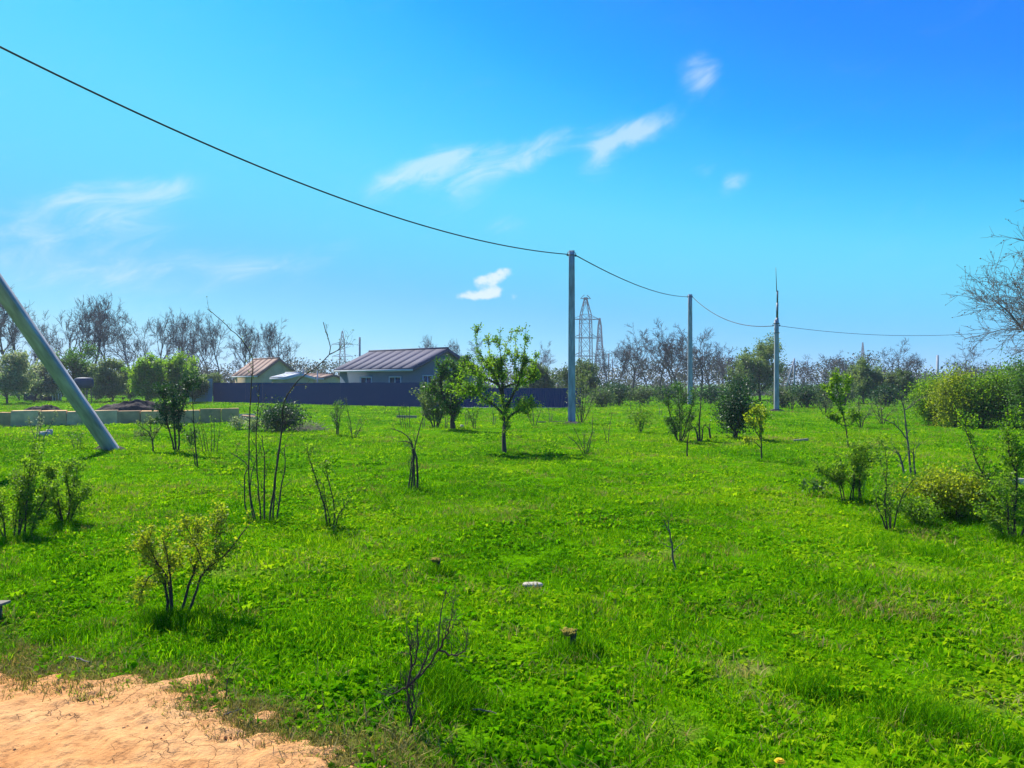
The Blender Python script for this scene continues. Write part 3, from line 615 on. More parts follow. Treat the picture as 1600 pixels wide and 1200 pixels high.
p4 = thing('utility_pole', 'concrete utility pole standing behind the large budding tree', 'utility pole', ground_at(POLE4)); conc_pole(p4, 6.2, 0.3, 0.22); hook(p4, 5.7, -0.2, -1)
# the leaning strut
sa, sb_ = np.array([*ground_at(G(176, 706))]), np.array([-11.22, 12.36, 7.5])
st = thing('pole_strut', 'thick concrete strut leaning up out of the grass at the low stone wall', 'strut', sa)
ln = float(np.linalg.norm(sb_-sa)); sh = conc_pole(st, ln, 0.285, 0.225); zd = Vector(sb_-sa).normalized(); xd = Vector((0, 1, 0)).cross(zd).normalized(); yd = zd.cross(xd)
from mathutils import Matrix
st.rotation_euler = Matrix((xd, yd, zd)).transposed().to_euler()
rng = np.random.default_rng(3)
def heap(name, label, cat, pos, rx, ry, h, mat, seed, group=None, rot=0.0, rough=0.35):
    nu, nv = 40, 9; V = []; rg = np.random.default_rng(seed); ph = rg.uniform(0, 9, 6)
    for j in range(nv+1):
        f = j/nv
        for i in range(nu):
            a = 2*PI*i/nu; w = 1+0.16*math.sin(2*a+ph[0])+0.12*math.sin(5*a+ph[1])+0.07*math.sin(9*a+ph[2])
            r = (1-f)*w; x, y = r*rx*math.cos(a), r*ry*math.sin(a)
            z = h*(math.cos(min(r, 1)*PI/2)**0.8)*(1+rough*(vnoise(x*4/max(rx, .3)*2+seed, y*8/max(ry, .3)+seed, seed)-0.5)*2)
            V.append((x, y, z-0.04 if f > 0 else -0.08))
    Q = [[j*nu+i, j*nu+(i+1) % nu, (j+1)*nu+(i+1) % nu, (j+1)*nu+i] for j in range(nv) for i in range(nu)]
    return tag(obj(name, mesh_np(name, V, Q, mat=mat, smooth=False), None, ground_at(pos), rot), label, cat, group)
heap('soil_mound', 'small dark mound of soil packed round the foot of the leaning strut', 'mound', G(170, 705), 0.45, 0.3, 0.16, M['soil'], 2)
heap('soil_mound', 'small dark mound of soil at the foot of the tall square pole', 'mound', G(893, 663), 0.5, 0.35, 0.14, M['soil'], 5)
heap('soil_mound', 'small dark mound of soil at the foot of the stepped pole', 'mound', G(1213, 643), 0.55, 0.4, 0.16, M['soil'], 8)
def cable(label, a, b, sag, r, n=40):
    t = np.linspace(0, 1, n)[:, None]; pts = a*(1-t)+b*t; pts[:, 2] -= (4*sag*t*(1-t))[:, 0]; o = pts[0].copy()
    V, Q = tubes([(pts-o, np.full(n, r))], 6)
    return tag(obj('overhead_cable', mesh_np('overhead_cable', V, Q, mat=M['cable']), None, o), label, 'cable')
up_ = lambda p, z, dx=0.0: np.array([p[0]+dx, p[1], z])
cable('thick black cable sagging from the strutted pole to the tall square pole', up_(POLE0, 8.48, 0.18), up_(POLE1, 6.83, -0.16), 0.97, 0.020)
cable('black cable sagging between the tall square pole and the pole by the bare trees', up_(POLE1, 6.79, 0.17), up_(POLE2, 8.42, -0.2), 0.41, 0.022)
cable('black cable sagging from the pole by the bare trees to the stepped pole', up_(POLE2, 8.40, 0.2), up_(POLE3, 4.98, -0.2), 0.72, 0.024)
cable('thin black cable running from the stepped pole behind the large budding tree', up_(POLE3, 4.98, 0.2), up_(POLE4, 5.70, -0.2), 0.75, 0.013)
# far poles above the trees
def far_pole(label, px, top, base_d, r, brace=None):
    p = P(px, 600, base_d); h = EYE+(600-top)/F*base_d
    t = thing('utility_pole', label, 'utility pole', (p[0], p[1], 0)); MB().bar((0, 0, -0.3), (0, 0, h), r, r*0.8, k=6).build('shaft', M['concrete'], t)
    if brace: MB().bar((brace, 0, -0.3), (0, 0, h*0.97), r*0.8, k=6).build('strut', M['concrete'], t)
far_pole('far dark pole standing up behind the grey house roof', 562, 527, 82, 0.13)
far_pole('far pole with a slanting strut above the dark bushes right of the stepped pole', 1241, 560, 78, 0.11, -1.3)
far_pole('far thin pole showing above the bushes left of the yellow green hedge', 1465, 555, 66, 0.12)
far_pole('shorter of the two far poles right of the lattice pylons', 957, 560, 130, 0.13)
far_pole('taller of the two far poles right of the lattice pylons', 951, 552, 130, 0.14)
far_pole('far thin pole behind the yellow green tree at the stone wall', 158, 556, 84, 0.11)

# ------------------------------------------------------------------ lattice pylons
def pylon(label, px, top, H, prof, arms, rot, r):
    d = (H-EYE)*F/(600-top); pos = ((px-CX)/F*d, d, 0)
    t = thing('lattice_pylon', label, 'pylon', pos, rot)
    def w(z):
        for (z0, w0), (z1, w1) in zip(prof[:-1], prof[1:]):
            if z <= z1: return w0+(w1-w0)*(z-z0)/(z1-z0)
        return prof[-1][1]
    zs = [p[0] for p in prof]; levels = []
    for z0, z1 in zip(zs[:-1], zs[1:]):
        n = max(1, int(round((z1-z0)/max(1.2*w(z0), 1.6)))); levels += list(np.linspace(z0, z1, n+1)[:-1])
    levels.append(zs[-1])
    cor = [(-1, -1), (1, -1), (1, 1), (-1, 1)]
    for cx, cy in cor:
        m = MB()
        for (z0, w0), (z1, w1) in zip(prof[:-1], prof[1:]): m.bar((cx*w0/2, cy*w0/2, z0-(0.5 if z0 == 0 else 0)), (cx*w1/2, cy*w1/2, z1), r)
        m.build('leg', M['pylon'], t)
    m = MB()
    for z0, z1 in zip(levels[:-1], levels[1:]):
        for k in range(4):
            a, b = cor[k], cor[(k+1) % 4]; A0 = (a[0]*w(z0)/2, a[1]*w(z0)/2, z0); B0 = (b[0]*w(z0)/2, b[1]*w(z0)/2, z0); A1 = (a[0]*w(z1)/2, a[1]*w(z1)/2, z1); B1 = (b[0]*w(z1)/2, b[1]*w(z1)/2, z1)
            m.bar(A0, B1, r*0.55).bar(B0, A1, r*0.55).bar(A1, B1, r*0.5)
    m.build('bracing', M['pylon'], t)
    for z, half in arms:
        ww = w(z)/2; m = MB()
        for s in (-1, 1):
            tip_ = (s*half, 0, z)
            for c in (-1, 1): m.bar((s*ww, c*ww, z), tip_, r*0.8).bar((s*ww, c*ww, z+1.4), tip_, r*0.6)
            for f in (0.35, 0.65): m.bar((s*(ww+(half-ww)*f), ww*(1-f), z), (s*(ww+(half-ww)*f), -ww*(1-f), z), r*0.5)
        m.bar((-ww, -ww, z), (ww, -ww, z), r*0.8).bar((-ww, ww, z), (ww, ww, z), r*0.8)
        arm = m.build('crossarm', M['pylon'], t)
        if half > 2:
            for s in (-1, 1): MB().bar((s*half, 0, z), (s*half, 0, z-1.6), 0.12).build('insulator', M['post'], arm)
    return np.array(pos), t
k1 = 33.4/135
pylon('tallest lattice pylon with three crossarms beside the tall square pole', 915, 465, 35, [(0, 6.0), (9, 4.4), (25, 4.0), (28.5, 3.6), (34.2, 1.1), (35, 1.1)], [(12.4, 5.3), (19.4, 5.3), (26.6, 5.6), (34.6, 2.0)], 0.15, 0.16)
pylon('narrow pointed lattice pylon right of the tallest pylon', 937, 497, 35, [(0, 7.5), (10, 4.6), (19, 3.0), (25, 2.2), (31, 1.6), (35, 0.5)], [(19, 2.8), (25, 2.6)], 1.25, 0.20)
pylon('small far lattice pylon above the low roofs left of the grey house', 535, 517, 35, [(0, 6.0), (12, 4.0), (22, 3.0), (27, 2.6), (35, 0.5)], [(19, 6.3), (26.5, 6.6)], 0.1, 0.20)
pylon('tiny far lattice pylon above the bushes behind the pale sapling', 1348, 535, 35, [(0, 6.0), (12, 3.0), (22, 1.8), (28, 1.4), (35, 0.4)], [(19, 4.6), (24, 4.2)], 0.1, 0.22)

# ------------------------------------------------------------------ fences
def corrugated(w, h, pitch=0.115, dep=0.02):
    xs, ys = [], []; x = 0.0
    while x < w-1e-6:
        for dx, y in ((0, 0), (0.03, 0), (0.045, dep), (0.085, dep), (0.10, 0)):
            if x+dx <= w+1e-6: xs.append(x+dx); ys.append(y)
        x += pitch
    xs.append(w); ys.append(0); n = len(xs)
    V = [(a, b, 0.06) for a, b in zip(xs, ys)]+[(a, b, h) for a, b in zip(xs, ys)]+[(a, b+0.004, 0.06) for a, b in zip(xs, ys)]+[(a, b+0.004, h) for a, b in zip(xs, ys)]
    Q = [[i, i+1, n+i+1, n+i] for i in range(n-1)]+[[2*n+i+1, 2*n+i, 3*n+i, 3*n+i+1] for i in range(n-1)]
    return V, Q
def sheet_fence(label, a, b, h, mat, base=False):
    a, b = np.asarray(a, float), np.asarray(b, float); L_ = float(np.linalg.norm(b-a)); ang = math.atan2(b[1]-a[1], b[0]-a[0])
    t = thing('metal_fence', label, 'fence', (a[0], a[1], 0), ang); n = max(1, int(round(L_/1.15))); w = L_/n
    V, Q = corrugated(w-0.004, h); me = mesh_np('fence_panel', V, Q, mat=mat, smooth=False); rg = np.random.default_rng(int(L_*10))
    pm_ = MB().box(-0.03, 0.03, 0.03, 0.09, -0.4, h-0.03); pme = mesh_np('fence_post', pm_.v, pm_.q, mat=M['post'], smooth=False)
    for i in range(n): obj('fence_panel', me, t, (i*w, rg.uniform(-0.006, 0.006), rg.uniform(-0.012, 0.012)))
    for i in range(0, n+1, 2): obj('fence_post', pme, t, (min(i*w, L_-0.04), 0, 0))
    MB().box(0, L_, 0.027, 0.06, h*0.82, h*0.82+0.04).build('rail', M['post'], t); MB().box(0, L_, 0.027, 0.06, 0.3, 0.34).build('rail', M['post'], t)
    if base: MB().box(0, L_, -0.09, 0.12, -0.2, 0.055).build('concrete_footing', M['concrete'], t)
fA, fB, fC = P(333, 600, 66), P(660, 600, 51.5), P(908, 600, 50.3)
sheet_fence('long dark blue corrugated metal fence in front of the grey house', fA, fB-np.array([0.05, -0.03, 0]), 1.70, M['fence'])
sheet_fence('lower dark blue metal fence on a pale footing behind the single trunked fruit tree', fB, fC, 1.34, M['fence'], True)
sheet_fence('short pale blue metal fence left of the long dark blue fence', P(296, 600, 67.5), fA-np.array([0.06, 0, 0]), 2.05, M['fence_pale'])

# ------------------------------------------------------------------ houses
def house(name, label, ridge_l, ridge_r, half, eave, ridge, roofm, wallm, over=0.35, win=(), nsheet=8):
    rl, rr = np.asarray(ridge_l, float), np.asarray(ridge_r, float); mid = (rl+rr)/2; L_ = float(np.linalg.norm((rr-rl)[:2])); ang = math.atan2(rr[1]-rl[1], rr[0]-rl[0])
    t = thing(name, label, 'house', (mid[0], mid[1], 0), ang); hx = L_/2-over; hy = half-over; slope = (ridge-eave)/half; ze = eave+slope*over-0.10
    zr = ridge-0.10
    V = [(-hx,-hy,-0.3),(hx,-hy,-0.3),(hx,hy,-0.3),(-hx,hy,-0.3),(-hx,-hy,ze),(hx,-hy,ze),(hx,hy,ze),(-hx,hy,ze),(-hx,0,zr),(hx,0,zr)]
    obj('wall', mesh_np('wall', V, [(0,1,5,4),(2,3,7,6)], [(1,2,6),(1,6,5),(5,6,9),(3,0,4),(3,4,7),(7,4,8)], mat=wallm, smooth=False), t)
    th = 0.07; m = MB()
    for s in (-1, 1): m.hexa([(-L_/2, 0, ridge-th), (L_/2, 0, ridge-th), (L_/2, s*half, eave-th), (-L_/2, s*half, eave-th), (-L_/2, 0, ridge), (L_/2, 0, ridge), (L_/2, s*half, eave), (-L_/2, s*half, eave)])
    roof = m.build('roof', roofm, t)
    w = L_/nsheet
    for s in (-1, 1):
        m = MB(); m.hexa([(0, s*0.02, ridge+0.004), (w-0.005, s*0.02, ridge+0.004), (w-0.005, s*(half+0.02), eave+0.0-slope*0.02+0.004), (0, s*(half+0.02), eave-slope*0.02+0.004), (0, s*0.02, ridge+0.012), (w-0.005, s*0.02, ridge+0.012), (w-0.005, s*(half+0.02), eave-slope*0.02+0.012), (0, s*(half+0.02), eave-slope*0.02+0.012)])
        for q in range(4): m.bar((w*(q+0.5)/4, s*0.03, ridge+0.008), (w*(q+0.5)/4, s*half, eave+0.008), 0.010)
        me = mesh_np('roof_sheet', m.v, m.q, mat=roofm, smooth=False)
        for i in range(nsheet): obj('roof_sheet', me, roof, (-L_/2+i*w, 0, 0))
    MB().bar((-L_/2-0.02, 0, ridge+0.03), (L_/2+0.02, 0, ridge+0.03), 0.09, k=6).build('ridge_cap', roofm, roof)
    for s in (-1, 1):
        MB().box(-L_/2, L_/2, s*half-0.02, s*half+0.02, eave-0.24, eave-th-0.005).build('fascia', M['trim'] if s < 0 else roofm, t)
        for e in (-1, 1):
            x = e*(L_/2-0.015); MB().hexa([(x-0.02, 0, ridge-0.26), (x+0.02, 0, ridge-0.26), (x+0.02, s*(half-0.03), eave-0.26), (x-0.02, s*(half-0.03), eave-0.26), (x-0.02, 0, ridge-th-0.004), (x+0.02, 0, ridge-th-0.004), (x+0.02, s*(half-0.03), eave-th-0.004), (x-0.02, s*(half-0.03), eave-th-0.004)]).build('barge_board', roofm, t)
    for (face, c, z, ww, hh) in win:      # face: 'long' (towards -y) or 'gable' (towards +x)
        wo_ = obj('window', None, t, (c, -hy, z) if face == 'long' else (hx, c, z), 0 if face == 'long' else PI/2)
        m = MB(); f = 0.08
        m.box(-ww/2-f, ww/2+f, -0.06, 0.02, -f, 0).box(-ww/2-f, ww/2+f, -0.06, 0.02, hh, hh+f).box(-ww/2-f, -ww/2, -0.06, 0.02, 0.001, hh-0.001).box(ww/2, ww/2+f, -0.06, 0.02, 0.001, hh-0.001).box(-0.03, 0.03, -0.05, 0.02, 0.001, hh-0.001)
        m.build('frame', M['trim'], wo_); MB().box(-ww/2+0.002, ww/2-0.002, -0.022, 0.015, 0.002, hh-0.002).build('pane', M['glass'], wo_)
        MB().box(-ww/2-0.14, ww/2+0.14, -0.14, 0.0, -f-0.05, -f-0.003).build('sill', M['trim'], wo_)
    return t
house('grey_house', 'single storey grey house with a shallow violet grey gable roof', P(577, 600, 66), P(700, 600, 60), 3.74, 2.80, 4.38, M['roof'], M['wall_grey'],
      win=[('gable', -1.9, 0.95, 0.9, 1.25), ('gable', 1.4, 0.95, 0.9, 1.25), ('long', -1.0, 0.95, 1.2, 1.15), ('long', 2.4, 0.95, 1.2, 1.15)])
house('brown_roofed_house', 'small house with a steep brown roof beyond the long dark blue fence', P(396, 600, 88), P(437, 600, 83), 2.5, 2.55, 4.40, M['roof_brown'], M['wall_buff'], 0.25, win=[('gable', 0.3, 1.0, 0.8, 1.0)], nsheet=5)
house('outbuilding', 'low outbuilding with a pale shallow roof beside the brown roofed house', P(446, 600, 72), P(470, 600, 71), 1.9, 2.22, 2.60, M['trim'], M['wall_buff'], 0.15, nsheet=3)['category'] = 'outbuilding'
house('outbuilding', 'long low buff outbuilding between the brown roofed house and the grey house', P(474, 600, 92), P(522, 600, 90), 1.8, 2.35, 2.75, M['roof_brown'], M['wall_buff'], 0.2, nsheet=4)['category'] = 'outbuilding'
far_pole('thin pole in front of the long low buff outbuilding', 474, 576, 75, 0.07)
far_pole('short pole between the outbuildings and the grey house', 496, 579, 74, 0.07)
# dark shed at the left, with its flat roof and a door
sp_ = P(66, 600, 74); t = thing('shed', 'dark blue shed half hidden by blossoming trees behind the stone wall', 'shed', (sp_[0], sp_[1], 0), 0.1)
MB().box(-1.25, 1.25, -0.9, 0.9, -0.2, 1.55).build('wall', M['shed'], t); MB().hexa([(-1.4, -1.1, 1.50), (1.4, -1.1, 1.50), (1.4, 1.1, 1.72), (-1.4, 1.1, 1.72), (-1.4, -1.1, 1.56), (1.4, -1.1, 1.56), (1.4, 1.1, 1.78), (-1.4, 1.1, 1.78)]).build('roof', M['post'], t)
MB().box(0.3, 1.0, -0.93, -0.89, 0, 1.42).build('door', M['post'], t)
wp = P(89, 600, 72.5); t = thing('hive_box', 'white box on thin legs beside the dark blue shed', 'box', (wp[0], wp[1], 0))
MB().box(-0.32, 0.32, -0.25, 0.25, 0.75, 1.28).build('body', M['white'], t, bevel=0.01); MB().box(-0.36, 0.36, -0.29, 0.29, 1.283, 1.34).build('lid', M['white'], t)
for x in (-0.27, 0.27):
    for y in (-0.2, 0.2): MB().box(x-0.03, x+0.03, y-0.03, y+0.03, -0.1, 0.749).build('leg', M['white'], t)
tp = P(131, 600, 62); t = thing('water_tank', 'round dark blue water tank on legs behind the leaning strut', 'tank', (tp[0], tp[1], 0))
rad_ = [(0.0, 1.25), (0.60, 1.26), (0.70, 1.32), (0.72, 1.55), (0.72, 1.85), (0.66, 2.04), (0.45, 2.12), (0.0, 2.14)]
V = [(r*1.05*math.cos(2*PI*i/20), r*0.8*math.sin(2*PI*i/20), z) for r, z in rad_ for i in range(20)]
obj('tank', mesh_np('tank', V, [[j*20+i, j*20+(i+1) % 20, (j+1)*20+(i+1) % 20, (j+1)*20+i] for j in range(7) for i in range(20)], mat=M['shed']), t)
for x in (-0.4, 0.4):
    for y in (-0.3, 0.3): MB().bar((x*1.1, y*1.1, -0.1), (x, y, 1.40), 0.04).build('leg', M['rust'], t)

# ------------------------------------------------------------------ low wall of cut stone blocks
rng = np.random.default_rng(21)
wa, wb = G(-70, 668), G(374, 660.5); L_ = float(np.linalg.norm(wb-wa)); wang = math.atan2(wb[1]-wa[1], wb[0]-wa[0])
wall = thing('stone_wall', 'low wall of tan cut stone blocks across the meadow', 'wall', (wa[0], wa[1], 0), wang)
x = 0.0
while x < L_-0.3:
    w = rng.choice([0.40, 0.82, 0.88, 0.95, 0.6], p=[0.2, 0.25, 0.25, 0.15, 0.15])*rng.uniform(0.95, 1.06); w = min(w, L_-x)
    h = 0.575+rng.uniform(-0.05, 0.04); y0 = rng.uniform(-0.07, 0.07)
    pts = np.array([(x, y0, -0.12), (x+w-0.010, y0, -0.12), (x+w-0.010, y0+0.4, -0.12), (x, y0+0.4, -0.12), (x, y0, h), (x+w-0.010, y0, h), (x+w-0.010, y0+0.4, h), (x, y0+0.4, h)])+rng.normal(0, 0.010, (8, 3))
    MB().hexa(pts).build('stone_block', BLOCK_MATS[rng.integers(0, 4)], wall, bevel=0.018); x += w
sb = MB().hexa(np.array([(0, 0, 0), (0.7, 0, 0), (0.7, 0.4, 0), (0, 0.4, 0), (0.06, 0.05, 0.30), (0.62, 0.03, 0.22), (0.64, 0.36, 0.25), (0.05, 0.35, 0.31)])-[0, 0, 0.03]).build('stone_block', BLOCK_MATS[3], None, ground_at(G(375, 660)), 0.2, bevel=0.03)
tag(sb, 'single weathered stone block lying at the end of the low stone wall', 'stone block')
heap('soil_heap', 'long dark heap of soil and roots on top behind the stone wall', 'soil heap', P(215, 600, 34.5), 2.45, 0.8, 0.82, M['soil'], 31, rot=wang, rough=0.22)
heap('soil_heap', 'low dark heap of soil behind the stone wall below the dark shed', 'soil heap', P(68, 600, 33.5), 1.3, 0.6, 0.70, M['soil'], 32, rot=wang, rough=0.2)

# ------------------------------------------------------------------ background trees
LB = 'bare crooked tree with an umbrella of fine twigs in the row behind the stone wall'
protos = []
for i, (sd_, a, l, t0, tl) in enumerate([(101, 0.55, 0.40, 0.42, 0.72), (102, 0.65, 0.44, 0.35, 0.66), (103, 0.5, 0.36, 0.5, 0.76), (104, 0.75, 0.46, 0.3, 0.62)]):
    rg = np.random.default_rng(sd_); t = thing('bare_tree', LB, 'tree', (0, 0, 0), 0, 'row of bare crooked trees behind the stone wall')
    tree_parts(t, rg, grow_tree(rg, 10, 0.15, 7, 5, 6, 4, t0, a, 0.2, 0.12, tl, l), M['bark_far'], sides=(7, 4, 3)); protos.append(t)
spots = [(8, 96, 458, 0), (27, 90, 470, 2), (60, 110, 505, 1), (97, 98, 482, 1), (131, 92, 473, 3), (150, 97, 470, 0), (176, 100, 486, 2), (201, 94, 484, 1), (228, 112, 502, 3), (246, 108, 498, 0), (268, 112, 497, 2), (289, 108, 498, 1),
         (311, 98, 498, 3), (345, 96, 500, 0), (330, 112, 506, 1), (374, 98, 508, 2), (418, 92, 510, 0), (444, 95, 508, 3), (398, 112, 512, 1), (-25, 98, 470, 3), (-60, 100, 480, 1)]
used = [False]*4
def place_bare(px, d, top, k, rz, label=None, group=None, wid=1.0):
    H = EYE+(600-top)/F*d; s = H/9.6; loc = ((px-CX)/F*d, d, 0)
    if not used[k]:
        used[k] = True; o = protos[k]; o.location = loc; o.rotation_euler = (0, 0, rz); o.scale = (s*wid, s*wid, s)
        if label: o['label'] = label
        if group: o['group'] = group
        return o
    return dup(protos[k], loc, rz, (s*wid, s*wid, s), label, group)
rng = np.random.default_rng(55)
for px, d, top, k in spots: place_bare(px, d, top, k, rng.uniform(0, 6.28), wid=rng.uniform(0.7, 0.95))
LC, GC = 'broad bare tree with dark spreading branches beyond the far undergrowth', 'broad bare trees beyond the meadow'
for px, d, top, w, k in [(985, 78, 520, 1.15, 3), (1060, 80, 516, 1.15, 1), (1095, 76, 518, 1.2, 3), (1030, 96, 528, 1.1, 0), (1125, 92, 545, 1.1, 1), (955, 100, 548, 1.0, 2), (1010, 88, 536, 1.1, 1), (1045, 100, 540, 1.2, 2), (1080, 98, 536, 1.2, 0), (1112, 86, 534, 1.1, 1), (968, 90, 540, 1.1, 0)]:
    place_bare(px, d, top, k, rng.uniform(0, 6.28), LC, GC, w)
LD, GD = 'small bare tree with a hazy mauve crown above the bushes at the far meadow edge', 'mauve bare trees at the far edge'
for px, d, top, w, k in [(1385, 80, 541, 1.25, 1), (1290, 95, 555, 1.2, 3), (1435, 88, 558, 1.2, 0), (1330, 100, 560, 1.2, 2), (1250, 100, 562, 1.2, 1), (1500, 90, 545, 1.2, 3), (720, 110, 535, 0.9, 2), (672, 120, 530, 0.6, 0), (840, 110, 545, 1.1, 1), (760, 105, 535, 1.0, 3)]:
    place_bare(px, d, top, k, rng.uniform(0, 6.28), LD, GD, w)
def leafy_tree(name, label, px, d, top, width, leafm, seed, n=5200, ls=0.15, group=None, base_z=0.15, bark='bark_far'):
    rg = np.random.default_rng(seed); H = EYE+(600-top)/F*d; w = width/F*d
    t = thing(name, label, 'tree', ((px-CX)/F*d, d, 0), rg.uniform(0, 6), group)
    tr, li, fi = grow_tree(rg, H, 0.022*H, 8, 4, 4, 2, 0.12, 0.75, 0.18, 0.06, 0.72, 0.40)
    allp = np.concatenate([c[0] for c in li+fi]); sx_ = w/2/np.percentile(np.hypot(allp[:, 0], allp[:, 1]), 93); sz = H/allp[:, 2].max()
    for c in [tr]+li+fi: c[0][:, :2] *= sx_; c[0][:, 2] *= sz
    tree_parts(t, rg, (tr, li, fi), M[bark], leafm, n, ls, 0.045*H, sides=(6, 4, 3))
    nc = 95; cc = rg.normal(0, 1, (nc, 3)); cc /= np.linalg.norm(cc, axis=1, keepdims=True); cc *= rg.uniform(0.3, 1, (nc, 1))**0.5
    az_ = np.arctan2(cc[:, 1], cc[:, 0]); cc *= (0.78+0.26*np.sin(3*az_+cc[:, 2]*5+seed)+0.20*np.sin(5*az_-cc[:, 2]*7+2*seed))[:, None]*(0.85+0.35*rg.uniform(0, 1, (nc, 1))); cc = cc*np.array([w*0.46, w*0.46, H*0.38])+np.array([0, 0, H*0.45]); cc[:, 2] = np.maximum(cc[:, 2], 0.25); ci_ = np.repeat(np.arange(nc), n//nc)
    V, Q, tt = leaves(rg, cc[ci_]+rg.normal(0, 1, (len(ci_), 3))*(rg.uniform(0.022, 0.07, nc)*w)[ci_][:, None], ls*0.95, tint=rg.uniform(0.25, 0.8, nc)[ci_]); obj('lower_crown', mesh_np('lower_crown', V, Q, tint=tt, mat=leafm), t)
    return t
leafy_tree('blossom_tree', 'pale blossoming tree at the end of the stone wall by the dark shed', 12, 62, 548, 80, M['leaf_blossom'], 201, 6000)
leafy_tree('blossom_tree', 'grey green blossoming tree leaning over the dark blue shed', 52, 68, 552, 75, M['leaf_blossom'], 202, 5500)
leafy_tree('leafy_tree', 'blue green leafy tree behind the round dark tank', 122, 70, 540, 70, M['leaf_mid'], 203, 6000)
leafy_tree('leafy_tree', 'olive green leafy tree between the tank and the bright green tree', 178, 68, 562, 62, M['leaf_grey'], 204, 6000)
leafy_tree('leafy_tree', 'bright yellow green tree behind the long soil heap', 226, 62, 556, 56, M['leaf_spring'], 205, 6500)
leafy_tree('leafy_tree', 'light green tree left of the pale blue fence', 276, 64, 553, 62, M['leaf_spring'], 206, 6500)
leafy_tree('leafy_tree', 'small dull green tree at the pale blue fence', 304, 66, 578, 40, M['leaf_grey'], 207, 3500)
leafy_tree('leafy_tree', 'tall olive grey tree with a rounded crown left of the stepped pole', 1188, 74, 525, 62, M['leaf_grey'], 208, 6500)
leafy_tree('leafy_tree', 'lower olive tree beside the tall olive grey tree', 1155, 72, 556, 55, M['leaf_grey'], 209, 5000)
leafy_tree('leafy_tree', 'dull green tree behind the tall square pole', 905, 66, 563, 70, M['leaf_far'], 210, 5500)
leafy_tree('leafy_tree', 'dull green tree behind the lower blue fence', 850, 70, 566, 60, M['leaf_far'], 215, 4500)
leafy_tree('leafy_tree', 'grey green tree behind the pale sapling at the far meadow edge', 1350, 62, 562, 80, M['leaf_grey'], 211, 7000)
leafy_tree('leafy_tree', 'dull green tree between the grey green tree and the yellow green hedge', 1415, 60, 578, 64, M['leaf_far'], 212, 6000)
for i, (px, d, top, w) in enumerate([(30, 76, 578, 46), (88, 74, 572, 44), (150, 76, 570, 46), (202, 72, 578, 44), (250, 70, 574, 44), (300, 74, 584, 40), (-30, 66, 560, 60), (335, 84, 584, 40)]):
    leafy_tree('leafy_tree', 'light green small tree filling the band below the bare crooked trees', px, d, top, w, M[('leaf_spring', 'leaf_grey')[i % 2]], 230+i, 3600, 0.13, 'light green band below the bare crooked trees')
# dark belt of bushes along the far edge
LE, GE = 'dark rounded bush in the belt of undergrowth along the far meadow edge', 'undergrowth along the far meadow edge'
for i, (px, d, top, w) in enumerate([(940, 54, 606, 44), (968, 57, 600, 52), (1005, 56, 604, 52), (1040, 62, 602, 52), (1075, 63, 606, 44), (1110, 61, 603, 52), (1225, 52, 604, 46), (1258, 51, 600, 44), (1288, 52, 602, 44), (1385, 54, 604, 48), (1318, 56, 598, 44)]):
    rg = np.random.default_rng(300+i); h = EYE+(600-top)/F*d; t = thing('bush', LE, 'bush', ((px-CX)/F*d, d, 0), 0, GE)
    bush_parts(t, rg, w/F*d, 1.6, h, 46, 46, 0.11, M['leaf_dark'] if i % 2 else M['leaf_far'], M['bark_far'], 10, 0.05, stem_r=0.025)
# far wood on the horizon: one mass
rng = np.random.default_rng(66); nc = 3000
cx_ = rng.uniform(-150, 160, nc); cy_ = 112+rng.normal(0, 5, nc)+0.04*np.abs(cx_); hh = 2.6+3.2*vnoise(cx_*0.10+7, cx_*0, 3)+1.4*vnoise(cx_*0.5, cx_*0, 5)
hh *= 0.86; cz_ = hh*rng.uniform(0, 1, nc)**0.9; ci_ = np.repeat(np.arange(nc), 65); q_ = np.clip(rng.normal(0, 1, (len(ci_), 3)), -1.5, 1.5)*np.array([0.75, 0.75, 0.55])
fx, fy, fz = cx_[ci_]+q_[:, 0], cy_[ci_]+q_[:, 1], np.maximum(cz_[ci_]+q_[:, 2], 0.05)
V, Q, tt = leaves(rng, np.stack([fx, fy, fz], -1), 0.24, tint=0.2+0.6*vnoise(fx*0.3, fy*0.3, 8)); wood = obj('far_wood', mesh_np('far_wood', V, Q, tint=tt, mat=M['leaf_lilac']))
tag(wood, 'continuous dull grey wood along the horizon behind all the trees', 'wood', kind='stuff')

# ------------------------------------------------------------------ yellow green hedge and the large budding tree
for i, (px, py, top, w, mt, lab) in enumerate([
        (1458, 664, 588, 46, 'leaf_spring', 'light green bush at the open end of the yellow green hedge'), (1492, 667, 578, 56, 'leaf_yellow', 'tallest orange yellow tinged bush in the yellow green hedge'),
        (1532, 668, 584, 58, 'leaf_spring', 'broad yellow green bush in the middle of the yellow green hedge'), (1573, 669, 572, 56, 'leaf_spring', 'fresh green bush in the yellow green hedge below the budding tree'),
        (1612, 672, 566, 62, 'leaf_mid', 'deeper green bush at the dense end of the yellow green hedge'), (1660, 674, 570, 62, 'leaf_mid', 'green bush hidden past the dense end of the yellow green hedge')]):
    rg = np.random.default_rng(400+i); b = G(px, py); d = b[1]; h = (py-top)/F*d; t = thing('hedge_bush', lab, 'bush', ground_at(b), 0)
    bush_parts(t, rg, w/F*d*1.15, 1.5, h, 150, 100, 0.062, M[mt], M['bark'], 14, 0.04, 0.9, stem_r=0.016)
rg = np.random.default_rng(77); bt = thing('budding_tree', 'large bare tree with purple brown buds rising behind the yellow green hedge', 'tree', (20.9, 27.5, 0), 2.2)
